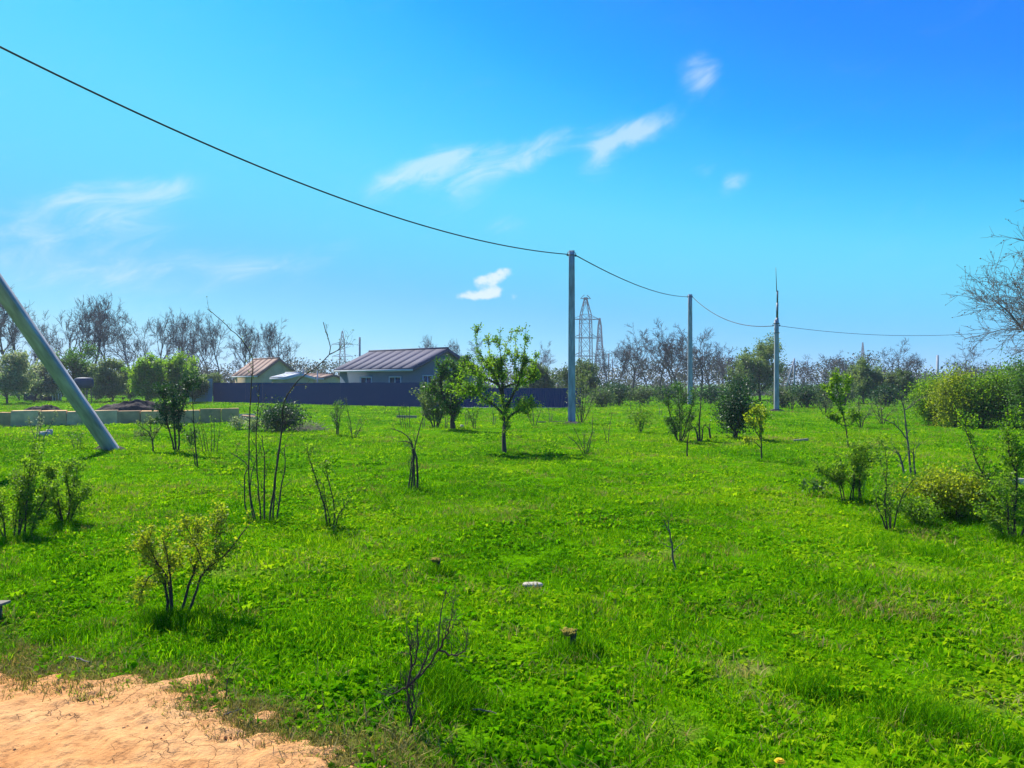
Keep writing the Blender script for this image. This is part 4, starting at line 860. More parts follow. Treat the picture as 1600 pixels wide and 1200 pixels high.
bp = [[(c[0], c[1]*0.75) if i_ == 0 else (c[0], c[1]*0.6) for c in ([L0] if i_ == 0 else L0)] for i_, L0 in enumerate(grow_tree(rg, 6.9, 0.20, 28, 9, 8, 4, 0.14, 1.0, 0.14, 0.02, 0.72, 0.62))]; bp[0] = bp[0][0]
tree_parts(bt, rg, bp, M['bark_grey'], M['bud'], 16000, 0.055, 0.02, sides=(9, 5, 3), crown='buds')

# ------------------------------------------------------------------ small trees and shrubs of the meadow
rg = np.random.default_rng(90)
traced_shrub('fruit_tree', 'small leafy fruit tree with a single dark trunk and upright shoots at the tall pole', 'tree', (788, 708),
    [[(788, 708), (787, 680), (788, 650), (785, 620)], [(785, 622), (778, 600), (768, 578), (756, 562)], [(788, 650), (770, 632), (742, 616), (708, 606)], [(785, 620), (784, 590), (783, 565)],
     [(788, 640), (802, 615), (812, 590), (818, 565)], [(788, 655), (808, 642), (828, 632)], [(778, 600), (752, 588), (726, 578)], [(784, 605), (812, 596), (836, 590)],
     [(756, 562), (744, 540), (741, 518)], [(783, 565), (781, 540), (782, 510)], [(818, 565), (820, 540), (822, 505)], [(768, 578), (763, 545), (762, 518)], [(806, 605), (805, 560), (806, 516)], [(783, 575), (788, 550), (790, 532)], [(836, 590), (838, 570), (841, 552)]],
    501, 0.062, 16, 0.34, 4, 'leaf_spring', 0.042, 95, 0.03, tmin=0.3, tip=0.16, upw=0.12, bare=(8, 9, 10, 11, 12, 13, 14),
    extra=[(705, 606, .11, 90), (722, 592, .12, 110), (740, 582, .12, 110), (760, 588, .13, 110), (738, 606, .12, 100), (715, 617, .10, 80), (765, 568, .12, 80), (790, 590, .13, 80), (815, 592, .13, 80), (770, 625, .12, 80), (805, 642, .10, 110), (822, 634, .09, 80), (785, 645, .09, 50), (750, 620, .12, 80)])
traced_shrub('fruit_tree', 'low spreading tree beside the single trunked fruit tree, with a thick short trunk', 'tree', (708, 672),
    [[(708, 672), (707, 655), (709, 640)], [(709, 642), (695, 625), (672, 612)], [(709, 642), (715, 615), (722, 590), (730, 575)], [(709, 642), (725, 625), (748, 612)], [(695, 625), (690, 600), (694, 585)], [(709, 642), (706, 610), (708, 580)]],
    502, 0.10, 14, 0.55, 4, 'leaf_mid', 0.065, 75, 0.05, tmin=0.3, tip=0.2)
traced_shrub('shrub', 'blue green shrub against the fence corner below the house window', 'shrub', (680, 668),
    [[(680, 668), (676, 640), (668, 605)], [(682, 668), (686, 640), (690, 600)], [(678, 668), (668, 645), (660, 622)], [(683, 668), (692, 645), (700, 625)]], 503, 0.03, 14, 0.45, 3, 'leaf_grey', 0.06, 90, 0.05)
traced_shrub('shrub', 'knee high tuft of shoots between the two fruit trees', 'shrub', (741, 670), [[(741, 670), (736, 655), (733, 642)], [(742, 670), (744, 655), (747, 640)], [(740, 670), (740, 655), (739, 638)]], 504, 0.016, 8, 0.2, 2, 'leaf_mid', 0.035, 60, 0.03)
traced_shrub('shrub', 'thin shoots standing under the single trunked fruit tree', 'shrub', (835, 667), [[(835, 667), (833, 650), (832, 632)], [(836, 667), (842, 650), (846, 640)], [(834, 667), (826, 652), (824, 640)]], 505, 0.016, 6, 0.25, 2, 'leaf_grey', 0.035, 25, 0.03)
traced_shrub('shrub', 'grey twiggy shrub pressed against the tall square pole', 'shrub', (908, 660), [[(908, 660), (906, 630), (902, 590)], [(909, 660), (914, 630), (918, 585)], [(907, 660), (900, 640), (894, 610)], [(910, 660), (922, 635), (930, 605)], [(908, 660), (910, 620), (909, 580)]], 506, 0.022, 14, 0.5, 4, 'leaf_grey', 0.045, 22, 0.05)
traced_shrub('shrub', 'open vase of thin bare shoots in front of the tall square pole', 'shrub', (915, 710), [[(915, 710), (906, 690), (896, 668)], [(914, 710), (901, 694), (890, 684)], [(917, 710), (924, 680), (926, 645)], [(916, 710), (920, 690), (930, 672)], [(915, 710), (912, 690), (914, 672)]], 507, 0.012, 5, 0.22, 2, 'leaf_grey', 0.025, 16, 0.02)
traced_shrub('shrub', 'thin dry shoots in the open grass left of the small round bush', 'shrub', (950, 694), [[(950, 694), (953, 670), (958, 645)], [(949, 694), (944, 676), (940, 664)]], 508, 0.010, 5, 0.2, 2)
t = thing('round_bush', 'small round pale green bush right of the tall square pole', 'bush', ground_at(G(1001, 678))); bush_parts(t, rg, 0.95, 0.9, 0.92, 34, 40, 0.05, M['leaf_spring'], M['bark'], 9, 0.03, stem_r=0.01)
traced_shrub('shrub', 'vase shaped leafy shrub with many stems left of the dense dark bush', 'shrub', (1062, 690),
    [[(1060, 690), (1052, 665), (1044, 640), (1040, 615)], [(1062, 690), (1060, 660), (1055, 630), (1052, 606)], [(1063, 690), (1066, 660), (1066, 630), (1064, 603)], [(1064, 690), (1072, 660), (1079, 635), (1082, 612)], [(1061, 690), (1050, 672), (1037, 655)], [(1065, 690), (1076, 672), (1086, 652)]], 509, 0.016, 14, 0.3, 3, 'leaf_mid', 0.036, 100, 0.03)
traced_shrub('cut_sapling', 'dark cut sapling trunk with a few shoots between vase shaped shrub and dense bush', 'sapling', (1094, 691), [[(1094, 691), (1093, 665), (1095, 640), (1096, 622)], [(1096, 691), (1098, 678), (1099, 668)], [(1092, 691), (1089, 676), (1087, 668)]], 510, 0.028, 6, 0.25, 2, 'leaf_spring', 0.03, 20, 0.02)
traced_shrub('stake', 'short dark stake left of the dense dark green bush', 'stake', (1111, 688), [[(1111, 688), (1110, 674), (1111, 664)], [(1110, 677), (1107, 672), (1104, 669)]], 511, 0.03, 1, 0.1, 0)
traced_shrub('sapling', 'thin dark stick of a sapling in front of the vase shaped shrub', 'sapling', (1074, 716), [[(1074, 716), (1073, 695), (1074, 672)]], 512, 0.018, 4, 0.12, 1)
t = thing('dense_bush', 'dense dark green bush with a rounded tall outline, alone in the meadow', 'bush', ground_at(G(1149, 688))); bush_parts(t, rg, 1.12, 1.05, 1.62, 130, 62, 0.05, M['leaf_dark'], M['bark'], 14, 0.02, 0.85, stem_r=0.014)
traced_shrub('sapling', 'yellow green leaved young tree with a thin straight trunk beside the dense bush', 'sapling', (1190, 720), [[(1190, 720), (1189, 695), (1187, 670), (1184, 640)], [(1189, 690), (1180, 670), (1172, 655)], [(1188, 685), (1194, 660), (1198, 645)], [(1190, 700), (1178, 692), (1165, 690)], [(1187, 670), (1178, 650), (1176, 640)]], 513, 0.018, 8, 0.16, 2, 'leaf_yellow', 0.042, 110, 0.03, tmin=0.45, lmin=0.4)
traced_shrub('sapling', 'tall thin sapling with pale silvery leaves in its top', 'sapling', (1326, 702), [[(1326, 702), (1324, 675), (1320, 645), (1315, 610), (1313, 588)], [(1320, 645), (1308, 625), (1302, 605)], [(1318, 630), (1328, 615), (1334, 600)], [(1323, 668), (1312, 662), (1306, 655)], [(1324, 670), (1336, 662), (1338, 650)]], 514, 0.020, 9, 0.28, 3, 'leaf_spring', 0.05, 90, 0.03, tmin=0.45)
LF = 'dark twiggy shrub on the open grass before the far undergrowth'
for i, (px, py, top) in enumerate([(1345, 668, 622), (1379, 664, 618), (1237, 641, 618), (1290, 650, 626)]):
    traced_shrub('shrub', LF, 'shrub', (px, py), [[(px, py), (px-4, py-18), (px-7, top)], [(px+1, py), (px+6, py-14), (px+16, py-24)], [(px, py), (px+2, py-22), (px+4, top+4)], [(px-1, py), (px-8, py-14), (px-12, py-26)]], 520+i, 0.022, 9, 0.4, 3, 'leaf_grey', 0.04, 18, 0.04, group='twiggy shrubs before the far undergrowth')
# right foreground group
traced_shrub('shrub', 'bushy shrub with dark stems and a lush green shaded foot beside straight bare shoots', 'shrub', (1330, 783),
    [[(1318, 783), (1312, 755), (1300, 745), (1290, 742)], [(1326, 783), (1330, 745), (1326, 715), (1318, 695)], [(1332, 783), (1334, 750), (1345, 725), (1356, 712)], [(1342, 783), (1338, 745), (1336, 700)], [(1348, 783), (1342, 755), (1344, 735)], [(1322, 783), (1315, 745), (1313, 712)]], 531, 0.011, 14, 0.24, 4, 'leaf_spring', 0.024, 150, 0.025)
traced_shrub('shrub', 'tall bare multi stemmed shrub with straight dark shoots beside the low yellow green bush', 'shrub', (1390, 822),
    [[(1386, 822), (1378, 775), (1372, 730), (1366, 700), (1356, 678)], [(1390, 822), (1390, 780), (1385, 740), (1378, 712)], [(1394, 822), (1398, 785), (1404, 750), (1412, 735)], [(1388, 822), (1380, 790), (1376, 760)], [(1392, 822), (1396, 780), (1392, 745)], [(1389, 822), (1374, 790), (1370, 765)]], 532, 0.009, 9, 0.18, 2, 'leaf_spring', 0.024, 60, 0.02)
traced_shrub('sapling', 'slim bare sapling with a forked whitish top in front of the yellow green hedge', 'sapling', (1424, 742),
    [[(1424, 742), (1421, 705), (1418, 670), (1416, 640), (1410, 615)], [(1416, 638), (1426, 635), (1443, 620)], [(1420, 690), (1405, 665), (1388, 655), (1375, 648)], [(1430, 742), (1426, 712), (1424, 700)], [(1414, 742), (1408, 712), (1402, 705)]], 533, 0.020, 7, 0.3, 2, 'leaf_spring', 0.025, 14, 0.02, bark='bark_grey')
t = thing('low_bush', 'wide low yellow green bush spreading over the grass beside straight bare shoots', 'bush', ground_at(G(1490, 806))); bush_parts(t, rg, 1.45, 0.9, 0.62, 190, 52, 0.028, M['leaf_yellow'], M['bark'], 16, 0.05, 1.0, cs=0.06, stem_r=0.007)
t = thing('low_bush', 'small low bush with fresh leaves at the foot of the straight bare shoots', 'bush', ground_at(G(1432, 816))); bush_parts(t, rg, 0.5, 0.45, 0.36, 45, 44, 0.028, M['leaf_spring'], M['bark'], 10, 0.05, 1.0, cs=0.05, stem_r=0.006)
t = thing('low_bush', 'low tangled bush of fresh leaves at the foot of the twisted shrub', 'bush', ground_at(G(1556, 812))); bush_parts(t, np.random.default_rng(640), 0.75, 0.6, 0.5, 80, 46, 0.028, M['leaf_spring'], M['bark'], 12, 0.05, 1.0, cs=0.06, stem_r=0.006)
traced_shrub('shrub', 'tall twisted shrub with a thick dark stem beside the wide low bush', 'shrub', (1583, 838),
    [[(1584, 838), (1586, 790), (1588, 745), (1578, 715), (1574, 690), (1573, 650), (1572, 625)], [(1578, 838), (1575, 780), (1560, 750), (1548, 730), (1540, 690), (1536, 665)], [(1588, 838), (1592, 790), (1598, 760), (1606, 735)], [(1588, 745), (1590, 720), (1590, 698)], [(1582, 838), (1570, 800), (1560, 775), (1552, 768)], [(1574, 838), (1560, 815), (1548, 806)], [(1590, 838), (1605, 800), (1618, 770)]], 534, 0.013, 14, 0.24, 4, 'leaf_spring', 0.024, 130, 0.022)
traced_shrub('weed_clump', 'low clump of broad leaved weeds left of the bushy dark stemmed shrub', 'weeds', (1273, 776), [[(1273, 776), (1264, 766), (1256, 762)], [(1274, 776), (1280, 764), (1290, 758)], [(1272, 776), (1272, 764), (1270, 756)]], 535, 0.005, 6, 0.10, 1, 'leaf_mid', 0.04, 90, 0.03)
# left foreground
traced_shrub('gooseberry_bush', 'low wide bush with crooked branches and small pale leaves near the dirt track', 'bush', (272, 964),
    [[(263, 964), (259, 930), (246, 896), (222, 868)], [(272, 964), (270, 915), (268, 878), (263, 832)], [(286, 964), (304, 930), (320, 892), (350, 868), (392, 815)], [(320, 892), (318, 860), (308, 812)], [(340, 875), (334, 848), (338, 806)], [(268, 964), (262, 905), (240, 872), (228, 842)], [(274, 964), (290, 915), (300, 870), (296, 835)], [(246, 896), (225, 905), (212, 925)]],
    541, 0.011, 12, 0.16, 3, 'leaf_yellow', 0.019, 170, 0.018, tmin=0.4, lmin=0.35)
traced_shrub('shrub', 'leafy shrub with upright dark stems and a lush grassy foot, beside a smaller rounder one', 'shrub', (30, 840),
    [[(20, 840), (18, 780), (20, 700)], [(28, 840), (26, 770), (24, 708)], [(36, 840), (45, 780), (56, 714)], [(14, 840), (4, 780), (-6, 720)], [(42, 840), (62, 792), (86, 758)], [(26, 840), (36, 765), (42, 728)], [(12, 840), (-10, 790), (-30, 750)]], 542, 0.011, 14, 0.2, 3, 'leaf_spring', 0.022, 230, 0.025, lmin=0.1)
traced_shrub('shrub', 'smaller rounded shrub with curved dark stems in front of the leaning strut', 'shrub', (101, 816),
    [[(99, 816), (92, 790), (82, 768), (76, 735)], [(102, 816), (108, 772), (107, 724)], [(104, 816), (115, 780), (120, 738), (128, 722)], [(100, 816), (96, 765), (95, 730)], [(103, 816), (120, 792), (138, 762)], [(99, 816), (88, 796), (70, 778)]], 543, 0.011, 13, 0.18, 3, 'leaf_spring', 0.022, 230, 0.025, lmin=0.1)
traced_shrub('shrub', 'tall bare shrub of long dark upright shoots with two arching tips', 'shrub', (410, 816),
    [[(398, 816), (392, 770), (394, 720), (399, 650), (404, 600), (408, 565), (396, 538), (372, 512), (344, 488)], [(395, 816), (381, 790), (375, 745), (378, 732), (362, 718), (346, 710)], [(408, 816), (405, 755), (404, 690), (408, 640), (413, 600)],
     [(419, 816), (426, 780), (437, 720), (446, 660), (451, 625), (475, 592), (521, 555), (513, 506)], [(426, 816), (424, 745), (425, 690), (430, 650)], [(430, 816), (437, 775), (443, 735), (442, 700)], [(402, 816), (386, 770), (384, 735), (392, 700)], [(521, 555), (535, 548), (548, 536)], [(414, 816), (414, 760), (416, 715), (413, 680)]],
    544, 0.012, 6, 0.22, 2, 'leaf_grey', 0.016, 14, 0.01)
traced_shrub('shrub', 'thin shrub of few curved stems with sparse leaves right of the tall bare shrub', 'shrub', (517, 822),
    [[(514, 822), (507, 780), (500, 748), (491, 712), (488, 688)], [(520, 822), (523, 790), (517, 748), (513, 724)], [(517, 822), (511, 790), (506, 752)], [(521, 822), (530, 800), (545, 780)]], 545, 0.010, 8, 0.16, 2, 'leaf_spring', 0.027, 80, 0.02)
traced_shrub('shrub', 'dark bare shrub of tight stems with crooked side twigs in the open grass', 'shrub', (645, 765),
    [[(642, 765), (645, 722), (648, 690), (655, 662), (661, 640)], [(648, 765), (646, 722), (645, 692), (632, 676), (612, 668)], [(638, 765), (641, 732), (644, 712)], [(652, 765), (650, 722), (640, 694), (624, 690)], [(645, 765), (647, 730), (644, 705)]], 546, 0.017, 6, 0.2, 2, 'leaf_grey', 0.018, 8, 0.012)
traced_shrub('sapling', 'single thin bare sapling before the stone wall', 'sapling', (309, 730), [[(309, 730), (311, 690), (316, 650), (321, 610)], [(306, 730), (303, 715), (301, 705)]], 547, 0.016, 6, 0.22, 2)
traced_shrub('shrub', 'cluster of many thin upright shoots before the end of the stone wall', 'shrub', (330, 706), [[(326+4*k-8, 706), (324+5*k-9, 680), (322+6*k-12, 648+3*(k % 3))] for k in range(6)], 548, 0.010, 5, 0.14, 1, 'leaf_spring', 0.024, 34, 0.02)
traced_shrub('shrub', 'small pale leaved shrub on one short trunk before the stone wall', 'shrub', (239, 707), [[(239, 707), (240, 690), (236, 676), (222, 664)], [(240, 690), (246, 674), (252, 662)], [(238, 684), (228, 682), (210, 684)], [(239, 680), (238, 668), (236, 658)]], 549, 0.022, 9, 0.2, 2, 'leaf_grey', 0.034, 60, 0.025)
traced_shrub('small_tree', 'small tree with dark blue green crown on a forked trunk before the stone wall', 'tree', (275, 706),
    [[(273, 706), (270, 690), (264, 660), (262, 635)], [(278, 706), (281, 690), (284, 660), (290, 625)], [(275, 706), (274, 680), (273, 640), (272, 605)], [(264, 660), (256, 630), (250, 610)], [(284, 660), (296, 620), (302, 600)]], 550, 0.026, 15, 0.34, 3, 'leaf_dark', 0.045, 75, 0.04, tmin=0.5, lmin=0.5)
traced_shrub('shrub', 'thin pale stemmed shrub beside the stone wall left of the strut', 'shrub', (60, 690), [[(56, 690), (54, 665), (52, 648)], [(60, 690), (64, 665), (66, 640)], [(64, 690), (74, 668), (79, 648)], [(58, 690), (48, 668), (45, 652)]], 551, 0.012, 7, 0.2, 2, 'leaf_blossom', 0.03, 40, 0.025, bark='bark_grey')
traced_shrub('weed_clump', 'low sprouting weeds between the pale stemmed shrub and the strut', 'weeds', (122, 704), [[(117, 704), (114, 690), (112, 680)], [(124, 704), (128, 688), (130, 676)], [(120, 704), (122, 690), (120, 684)]], 552, 0.008, 6, 0.14, 1, 'leaf_mid', 0.03, 60, 0.025)
traced_shrub('shrub', 'small round leafy shrub right of the dark crowned small tree', 'shrub', (300, 694), [[(299, 694), (294, 682), (290, 672)], [(301, 694), (305, 680), (308, 668)], [(300, 694), (300, 680), (298, 668)]], 553, 0.012, 9, 0.18, 2, 'leaf_mid', 0.035, 70, 0.025)
traced_shrub('shrub', 'leafier shrub of thin stems, one of a pair before the blue fence', 'shrub', (527, 681), [[(526, 681), (523, 655), (519, 632)], [(528, 681), (530, 655), (533, 636)], [(527, 681), (524, 660), (514, 645)], [(527, 681), (527, 650), (527, 630)]], 554, 0.014, 9, 0.25, 2, 'leaf_mid', 0.036, 50, 0.03)
traced_shrub('shrub', 'nearly bare shrub of thin stems, one of a pair before the blue fence', 'shrub', (552, 684), [[(551, 684), (549, 660), (545, 635), (543, 622)], [(553, 684), (556, 668), (560, 652)], [(552, 684), (547, 668), (542, 655)], [(553, 684), (562, 668), (567, 660)]], 555, 0.013, 7, 0.22, 2, 'leaf_grey', 0.022, 14, 0.02)
traced_shrub('shrub', 'cluster of thin grey shoots in front of the blue fence corner', 'shrub', (634, 668), [[(634+3*k-6, 668), (630+4*k-6, 650), (627+5*k-6, 636)] for k in range(5)], 556, 0.012, 5, 0.2, 2, 'leaf_grey', 0.024, 12, 0.02)
for i, (px, py, top) in enumerate([(660, 668, 640), (695, 672, 645), (770, 664, 640), (727, 664, 642), (858, 660, 640), (985, 652, 628), (1030, 650, 630)]):
    traced_shrub('sapling', 'thin grey young stem standing in the far part of the meadow', 'sapling', (px, py), [[(px, py), (px+1, (py+top)/2), (px-1, top)], [(px+2, py), (px+4, (py+top)/2+4), (px+5, top+6)]], 560+i, 0.018, 4, 0.2, 1, 'leaf_grey', 0.03, 10, 0.02, group='rows of thin young stems', bark='bark_grey')
# brush pile with dry stalks and the low pale shrubs before it
t = thing('brush_pile', 'dark green mound of cut brush in the grass before the blue fence', 'brush pile', ground_at(G(440, 676))); bush_parts(t, np.random.default_rng(7), 1.55, 1.3, 1.0, 110, 46, 0.055, M['leaf_dark'], M['bark_grey'], 26, 0.0, 1.0, stem_r=0.013)
m = MB(); rg2 = np.random.default_rng(8)
for i in range(34):
    a = rg2.uniform(-0.7, 0.9); p = np.array([a, rg2.uniform(-0.5, 0.1), 0.9-0.7*abs(a)+rg2.uniform(-0.3, 0.05)]); q = p+unit(rg2.normal(0, 1, 3)*[1, 0.5, 0.5])*rg2.uniform(0.25, 0.6); q[2] = max(q[2], 0.02); m.bar(p, q, 0.008)
m.build('dry_sticks', M['wood'], t)
t = thing('straw_heap', 'loose heap of pale dry stalks right of the brush pile', 'straw heap', ground_at(G(482, 672))); m = MB()
for i in range(260):
    a = rg2.uniform(0, 6.28); r = 0.62*math.sqrt(rg2.uniform()); p = np.array([r*math.cos(a), 0.7*r*math.sin(a), rg2.uniform(0, 0.42)*(1-r/0.7)]); q = p+unit(rg2.normal(0, 1, 3)*[1, 1, 0.4])*rg2.uniform(0.15, 0.4); q[2] = max(q[2], 0.0); m.bar(p, q, 0.006, k=3)
m.build('stalks', M['wood'], t)
for i, (px, py, w) in enumerate([(372, 672, 0.6), (396, 675, 0.55), (418, 674, 0.5)]):
    t = thing('low_shrub', 'low pale grey green shrub in the row before the brush pile', 'shrub', ground_at(G(px, py)), 0, 'low pale shrubs before the brush pile'); bush_parts(t, np.random.default_rng(570+i), w, 0.5, 0.46, 26, 26, 0.05, M['leaf_blossom'], M['bark_grey'], 8, 0.05, stem_r=0.008)
# dead twiggy shrub close to the camera
traced_shrub('dead_shrub', 'leafless dead shrub on a short dark stump at the dirt track edge', 'shrub', (645, 1150),
    [[(645, 1150), (640, 1115), (636, 1080)], [(636, 1080), (642, 1050), (652, 1020), (649, 975)], [(636, 1080), (660, 1060), (680, 1030), (684, 1000), (688, 965), (694, 940)], [(680, 1030), (694, 1005), (702, 985), (707, 960)], [(684, 1024), (705, 1032), (722, 1028), (732, 1015)], [(636, 1080), (622, 1088), (606, 1096)], [(642, 1050), (640, 1020), (638, 1000)], [(650, 1066), (666, 1035), (664, 1010)], [(640, 1115), (646, 1095), (640, 1060)]],
    581, 0.0085, 11, 0.10, 4)
traced_shrub('broken_stick', 'short leaning bare stick with a yellow broken tip in open grass', 'stick', (1057, 890), [[(1057, 890), (1050, 862), (1045, 830), (1040, 808)], [(1044, 828), (1038, 818), (1032, 806)], [(1048, 856), (1040, 848), (1034, 846)], [(1050, 862), (1058, 852), (1064, 848)]], 582, 0.009, 2, 0.08, 1, bark='bark_grey')
traced_shrub('weed_stalk', 'thin dark weed stalk leaning at the edge of the dirt track', 'weed', (350, 1108), [[(350, 1108), (356, 1085), (368, 1055), (384, 1028)]], 583, 0.0028, 3, 0.03, 1)
# ------------------------------------------------------------------ small things lying about
def stump(label, px, py, h, r, cap):
    t = thing('stump', label, 'stump', ground_at(G(px, py))); rg3 = np.random.default_rng(int(px)); n = 14; V = []
    zs_ = [-0.06, 0.02, h*0.5, h*0.95, h]; rr = [1.35, 1.15, 0.95, 1.0, 0.9]
    for z, k in zip(zs_, rr):
        for i in range(n):
            a = 2*PI*i/n; q = r*k*(1+0.12*math.sin(3*a+px)+0.06*math.sin(5*a)); V.append((q*math.cos(a)+0.06*z, q*math.sin(a), z+(0.015*math.sin(2*a) if z > h*0.9 else 0)))
    Q = [[j*n+i, j*n+(i+1) % n, (j+1)*n+(i+1) % n, (j+1)*n+i] for j in range(4) for i in range(n)]; T = [[4*n, 4*n+i, 4*n+i+1] for i in range(1, n-1)]
    obj('trunk', mesh_np('trunk', V, Q, T, mat=M['bark']), t)
    if cap:
        m = MB()
        for i in range(160):
            a = rg3.uniform(0, 6.28); q = cap*math.sqrt(rg3.uniform()); p = np.array([q*math.cos(a)-0.02, q*math.sin(a), h+0.005]); m.bar(p-[0, 0, 0.02], p+rg3.normal(0, 0.012, 3)*[1, 1, 0.3]+[0, 0, 0.006], 0.004, k=3)
        m.build('moss_cap', M['moss'], t)
stump('small dark stump with an ochre mossy top near the dirt track', 894, 1012, 0.11, 0.018, 0.036)
stump('tiny stump with a leafy top in the grass left of the pale flat stone', 684, 889, 0.10, 0.018, 0.026)
def flat_stone(label, px, py, rx, ry, h, seed, name='flat_stone', mat='stone_pale'):
    rg3 = np.random.default_rng(seed); n = 12; V = []
    for z, k in ((0.0, 0.9), (h*0.5, 1.0), (h, 0.86)):
        for i in range(n):
            a = 2*PI*i/n; q = k*(1+0.10*math.sin(2*a+seed)+0.07*math.sin(5*a+seed)); V.append((rx*q*math.cos(a), ry*q*math.sin(a), z+rg3.normal(0, h*0.06)))
    Q = [[j*n+i, j*n+(i+1) % n, (j+1)*n+(i+1) % n, (j+1)*n+i] for j in range(2) for i in range(n)]; T = [[2*n, 2*n+i, 2*n+i+1] for i in range(1, n-1)]
    p = ground_at(G(px, py)); return tag(obj(name, mesh_np(name, V, Q, T, mat=M[mat], smooth=False), None, p, rg3.uniform(-.3, .3)), label, 'stone')
flat_stone('flat pale stone lying in the middle of the open grass', 832, 908, 0.085, 0.05, 0.024, 3)
flat_stone('whitish stone at the foot of the pale stemmed shrub by the stone wall', 70, 681, 0.20, 0.12, 0.16, 4)
flat_stone('second whitish stone right beside the whitish stone by the stone wall', 77, 680, 0.10, 0.1, 0.20, 5)
flat_stone('small whitish stone in the grass below the blue fence corner', 722, 668, 0.07, 0.07, 0.10, 6)
def plank(label, a, b, w, h, mat='wood', z=0.0):
    a, b = np.asarray(a, float), np.asarray(b, float); L2 = float(np.linalg.norm((b-a)[:2])); m = MB().box(0, L2, -w/2, w/2, 0, h)
    o = m.build('plank', M[mat], None, (a[0], a[1], float(gz(a[0], a[1]))+z), math.atan2(b[1]-a[1], b[0]-a[0]), bevel=0.004); return tag(o, label, 'plank')
plank('pale plank lying in the grass beyond the wide low bush', G(1527, 748), G(1547, 750), 0.06, 0.10, 'stone_pale')
plank('pale plank in the grass behind the tall twisted shrub', G(1580, 755), G(1604, 757), 0.06, 0.10, 'stone_pale')
plank('long pale board on edge beyond the stone wall end', G(347, 655.5), G(399, 655), 0.08, 0.19, 'stone_pale')
plank('thin pale board in the grass before the blue fence corner', G(620, 652.5), G(651, 653), 0.08, 0.14, 'wood')
plank('light strip of wood lying on dry straw beside the dense bush', G(1240, 690), G(1262, 688), 0.06, 0.07, 'wood')
# weathered bench end at the left edge
t = thing('low_bench', 'low grey weathered board on a short post at the dirt track edge', 'bench', ground_at(G(-13, 968)))
MB().hexa([(-0.34, -0.05, 0.105), (0.09, -0.045, 0.112), (0.10, 0.05, 0.112), (-0.34, 0.045, 0.105), (-0.34, -0.05, 0.123), (0.09, -0.045, 0.130), (0.10, 0.05, 0.130), (-0.34, 0.045, 0.124)]).build('board', M['wood'], t, bevel=0.003); MB().box(0.03, 0.06, -0.02, 0.02, -0.06, 0.111).build('post', M['bark_grey'], t); MB().box(-0.29, -0.255, -0.02, 0.02, -0.06, 0.107).build('post', M['bark_grey'], t)
# dry fallen sticks
def stick(label, pts, r, seed):
    rg3 = np.random.default_rng(seed); q = np.array([G(*p) for p in pts]); b = q[0].copy(); out = []
    for a, c in zip(q[:-1], q[1:]):
        for f in (0, 0.33, 0.66): out.append(a*(1-f)+c*f)
    out.append(q[-1]); out = np.array(out); out[:, 2] = gz(out[:, 0], out[:, 1])+r+0.012+rg3.uniform(0, 0.006, len(out)); base = np.array(ground_at(b)); V, Q = tubes([(out-base, np.linspace(r, r*0.5, len(out)))], 6)
    tag(obj('fallen_stick', mesh_np('fallen_stick', V, Q, mat=M['bark_grey']), None, base), label, 'stick')
stick('dark fallen stick where the grass thins out towards the dirt track', [(108, 1033), (125, 1038), (140, 1045)], 0.008, 1)
stick('pale dry stick lying across the grass right of the dead shrub', [(738, 1116), (756, 1117), (776, 1121)], 0.005, 2)
stick('long dry branch lying from the tall square pole towards the fruit tree', [(838, 661), (862, 661), (884, 659)], 0.03, 3)
stick('pale dry stalk on the dirt edge below the weed stalk', [(350, 1142), (364, 1136), (378, 1131)], 0.004, 4)
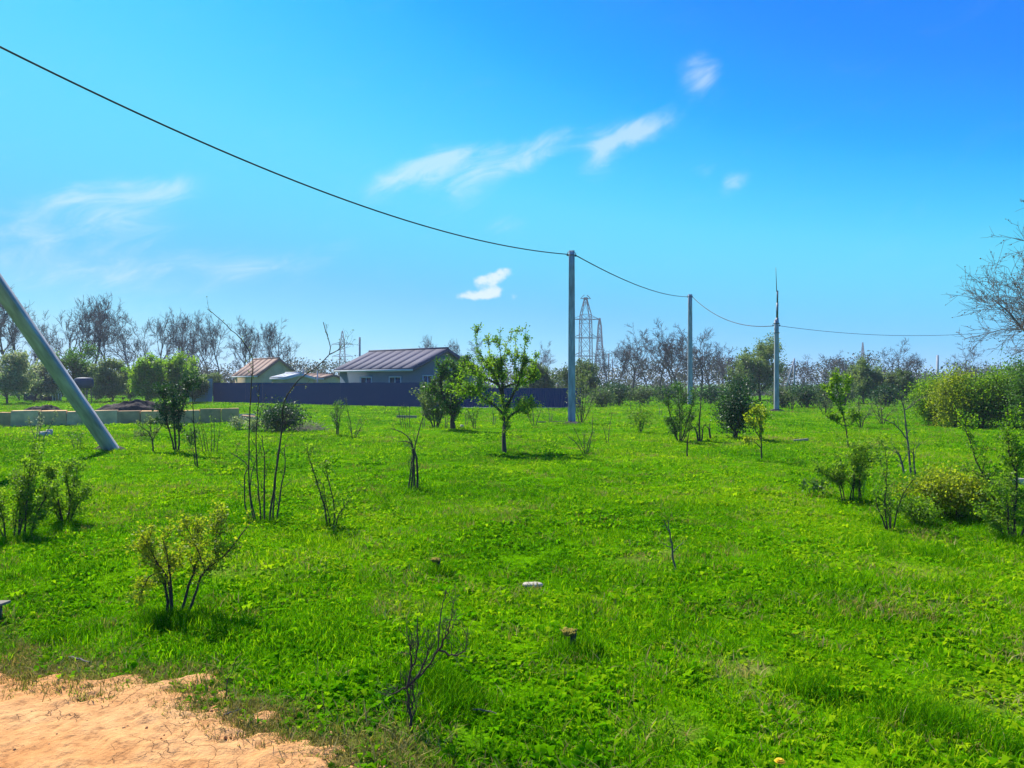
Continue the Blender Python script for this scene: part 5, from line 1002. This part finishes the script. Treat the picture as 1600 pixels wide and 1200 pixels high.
# dandelion
dp = G(1217, 1203); t = thing('dandelion', 'single yellow dandelion flower low in the grass', 'flower', ground_at(dp)); MB().bar((0, 0, -0.02), (0.004, 0, 0.055), 0.002, k=5).build('stalk', M['moss'], t)
m = MB()
for k, (nn, rr, z) in enumerate(((22, 0.022, 0.056), (18, 0.017, 0.062), (12, 0.010, 0.066))):
    for i in range(nn):
        a = 2*PI*i/nn+k; m.bar((0.004, 0, z-0.006), (0.004+rr*math.cos(a), rr*math.sin(a), z+0.004), 0.001, 0.0022, k=4)
m.build('petals', M['petal'], t)
rg4 = np.random.default_rng(12); n = 900
cx_ = rg4.uniform(-3.4, 0.4, n); cs_ = -np.abs(rg4.normal(0, 0.6, n))-0.02; xa = rg4.uniform(-0.5, 4.2, n)
px_ = EA[0]+xa*ED[0]+cs_*EN[0]; py_ = EA[1]+xa*ED[1]+cs_*EN[1]; m = MB()
for i in range(n):
    r = rg4.uniform(0.0025, 0.009)*(1.7 if rg4.uniform() < 0.08 else 1); z = float(gz(px_[i], py_[i]))+0.008; u = rg4.uniform(0, 1.57); c, s2 = math.cos(u)*r, math.sin(u)*r
    m.hexa([(px_[i]+c*1.2, py_[i]+s2, z-r*0.4), (px_[i]-s2, py_[i]+c, z-r*0.4), (px_[i]-c, py_[i]-s2*1.2, z-r*0.4), (px_[i]+s2, py_[i]-c, z-r*0.4), (px_[i]+c*0.6, py_[i]+s2*0.5, z+r*0.7), (px_[i]-s2*0.6, py_[i]+c*0.6, z+r*0.8), (px_[i]-c*0.6, py_[i]-s2*0.6, z+r*0.6), (px_[i]+s2*0.5, py_[i]-c*0.6, z+r*0.7)])
cl = m.build('soil_clods', solid('clod', (0.50, 0.27, 0.10), (0.38, 0.19, 0.07), 30, 0.95)); tag(cl, 'crumbs and clods of dry soil scattered on the dirt track', 'clods', kind='stuff')

# ------------------------------------------------------------------ haze: thin even air round the whole place
hz_, hnt, hN, hL, hout = new_mat('haze_air')
pv = hN.new('ShaderNodeVolumePrincipled'); pv.inputs['Density'].default_value = 0.0005; pv.inputs['Color'].default_value = (0.80, 0.88, 1.0, 1); pv.inputs['Anisotropy'].default_value = 0.2
hL.new(pv.outputs[0], hout.inputs['Volume'])
hz = MB().box(-2600, 2600, -310, 2900, -1.2, 36.5).build('haze', hz_); hz['kind'] = 'stuff'; hz['label'] = 'thin pale blue haze over the whole meadow'; hz['category'] = 'haze'
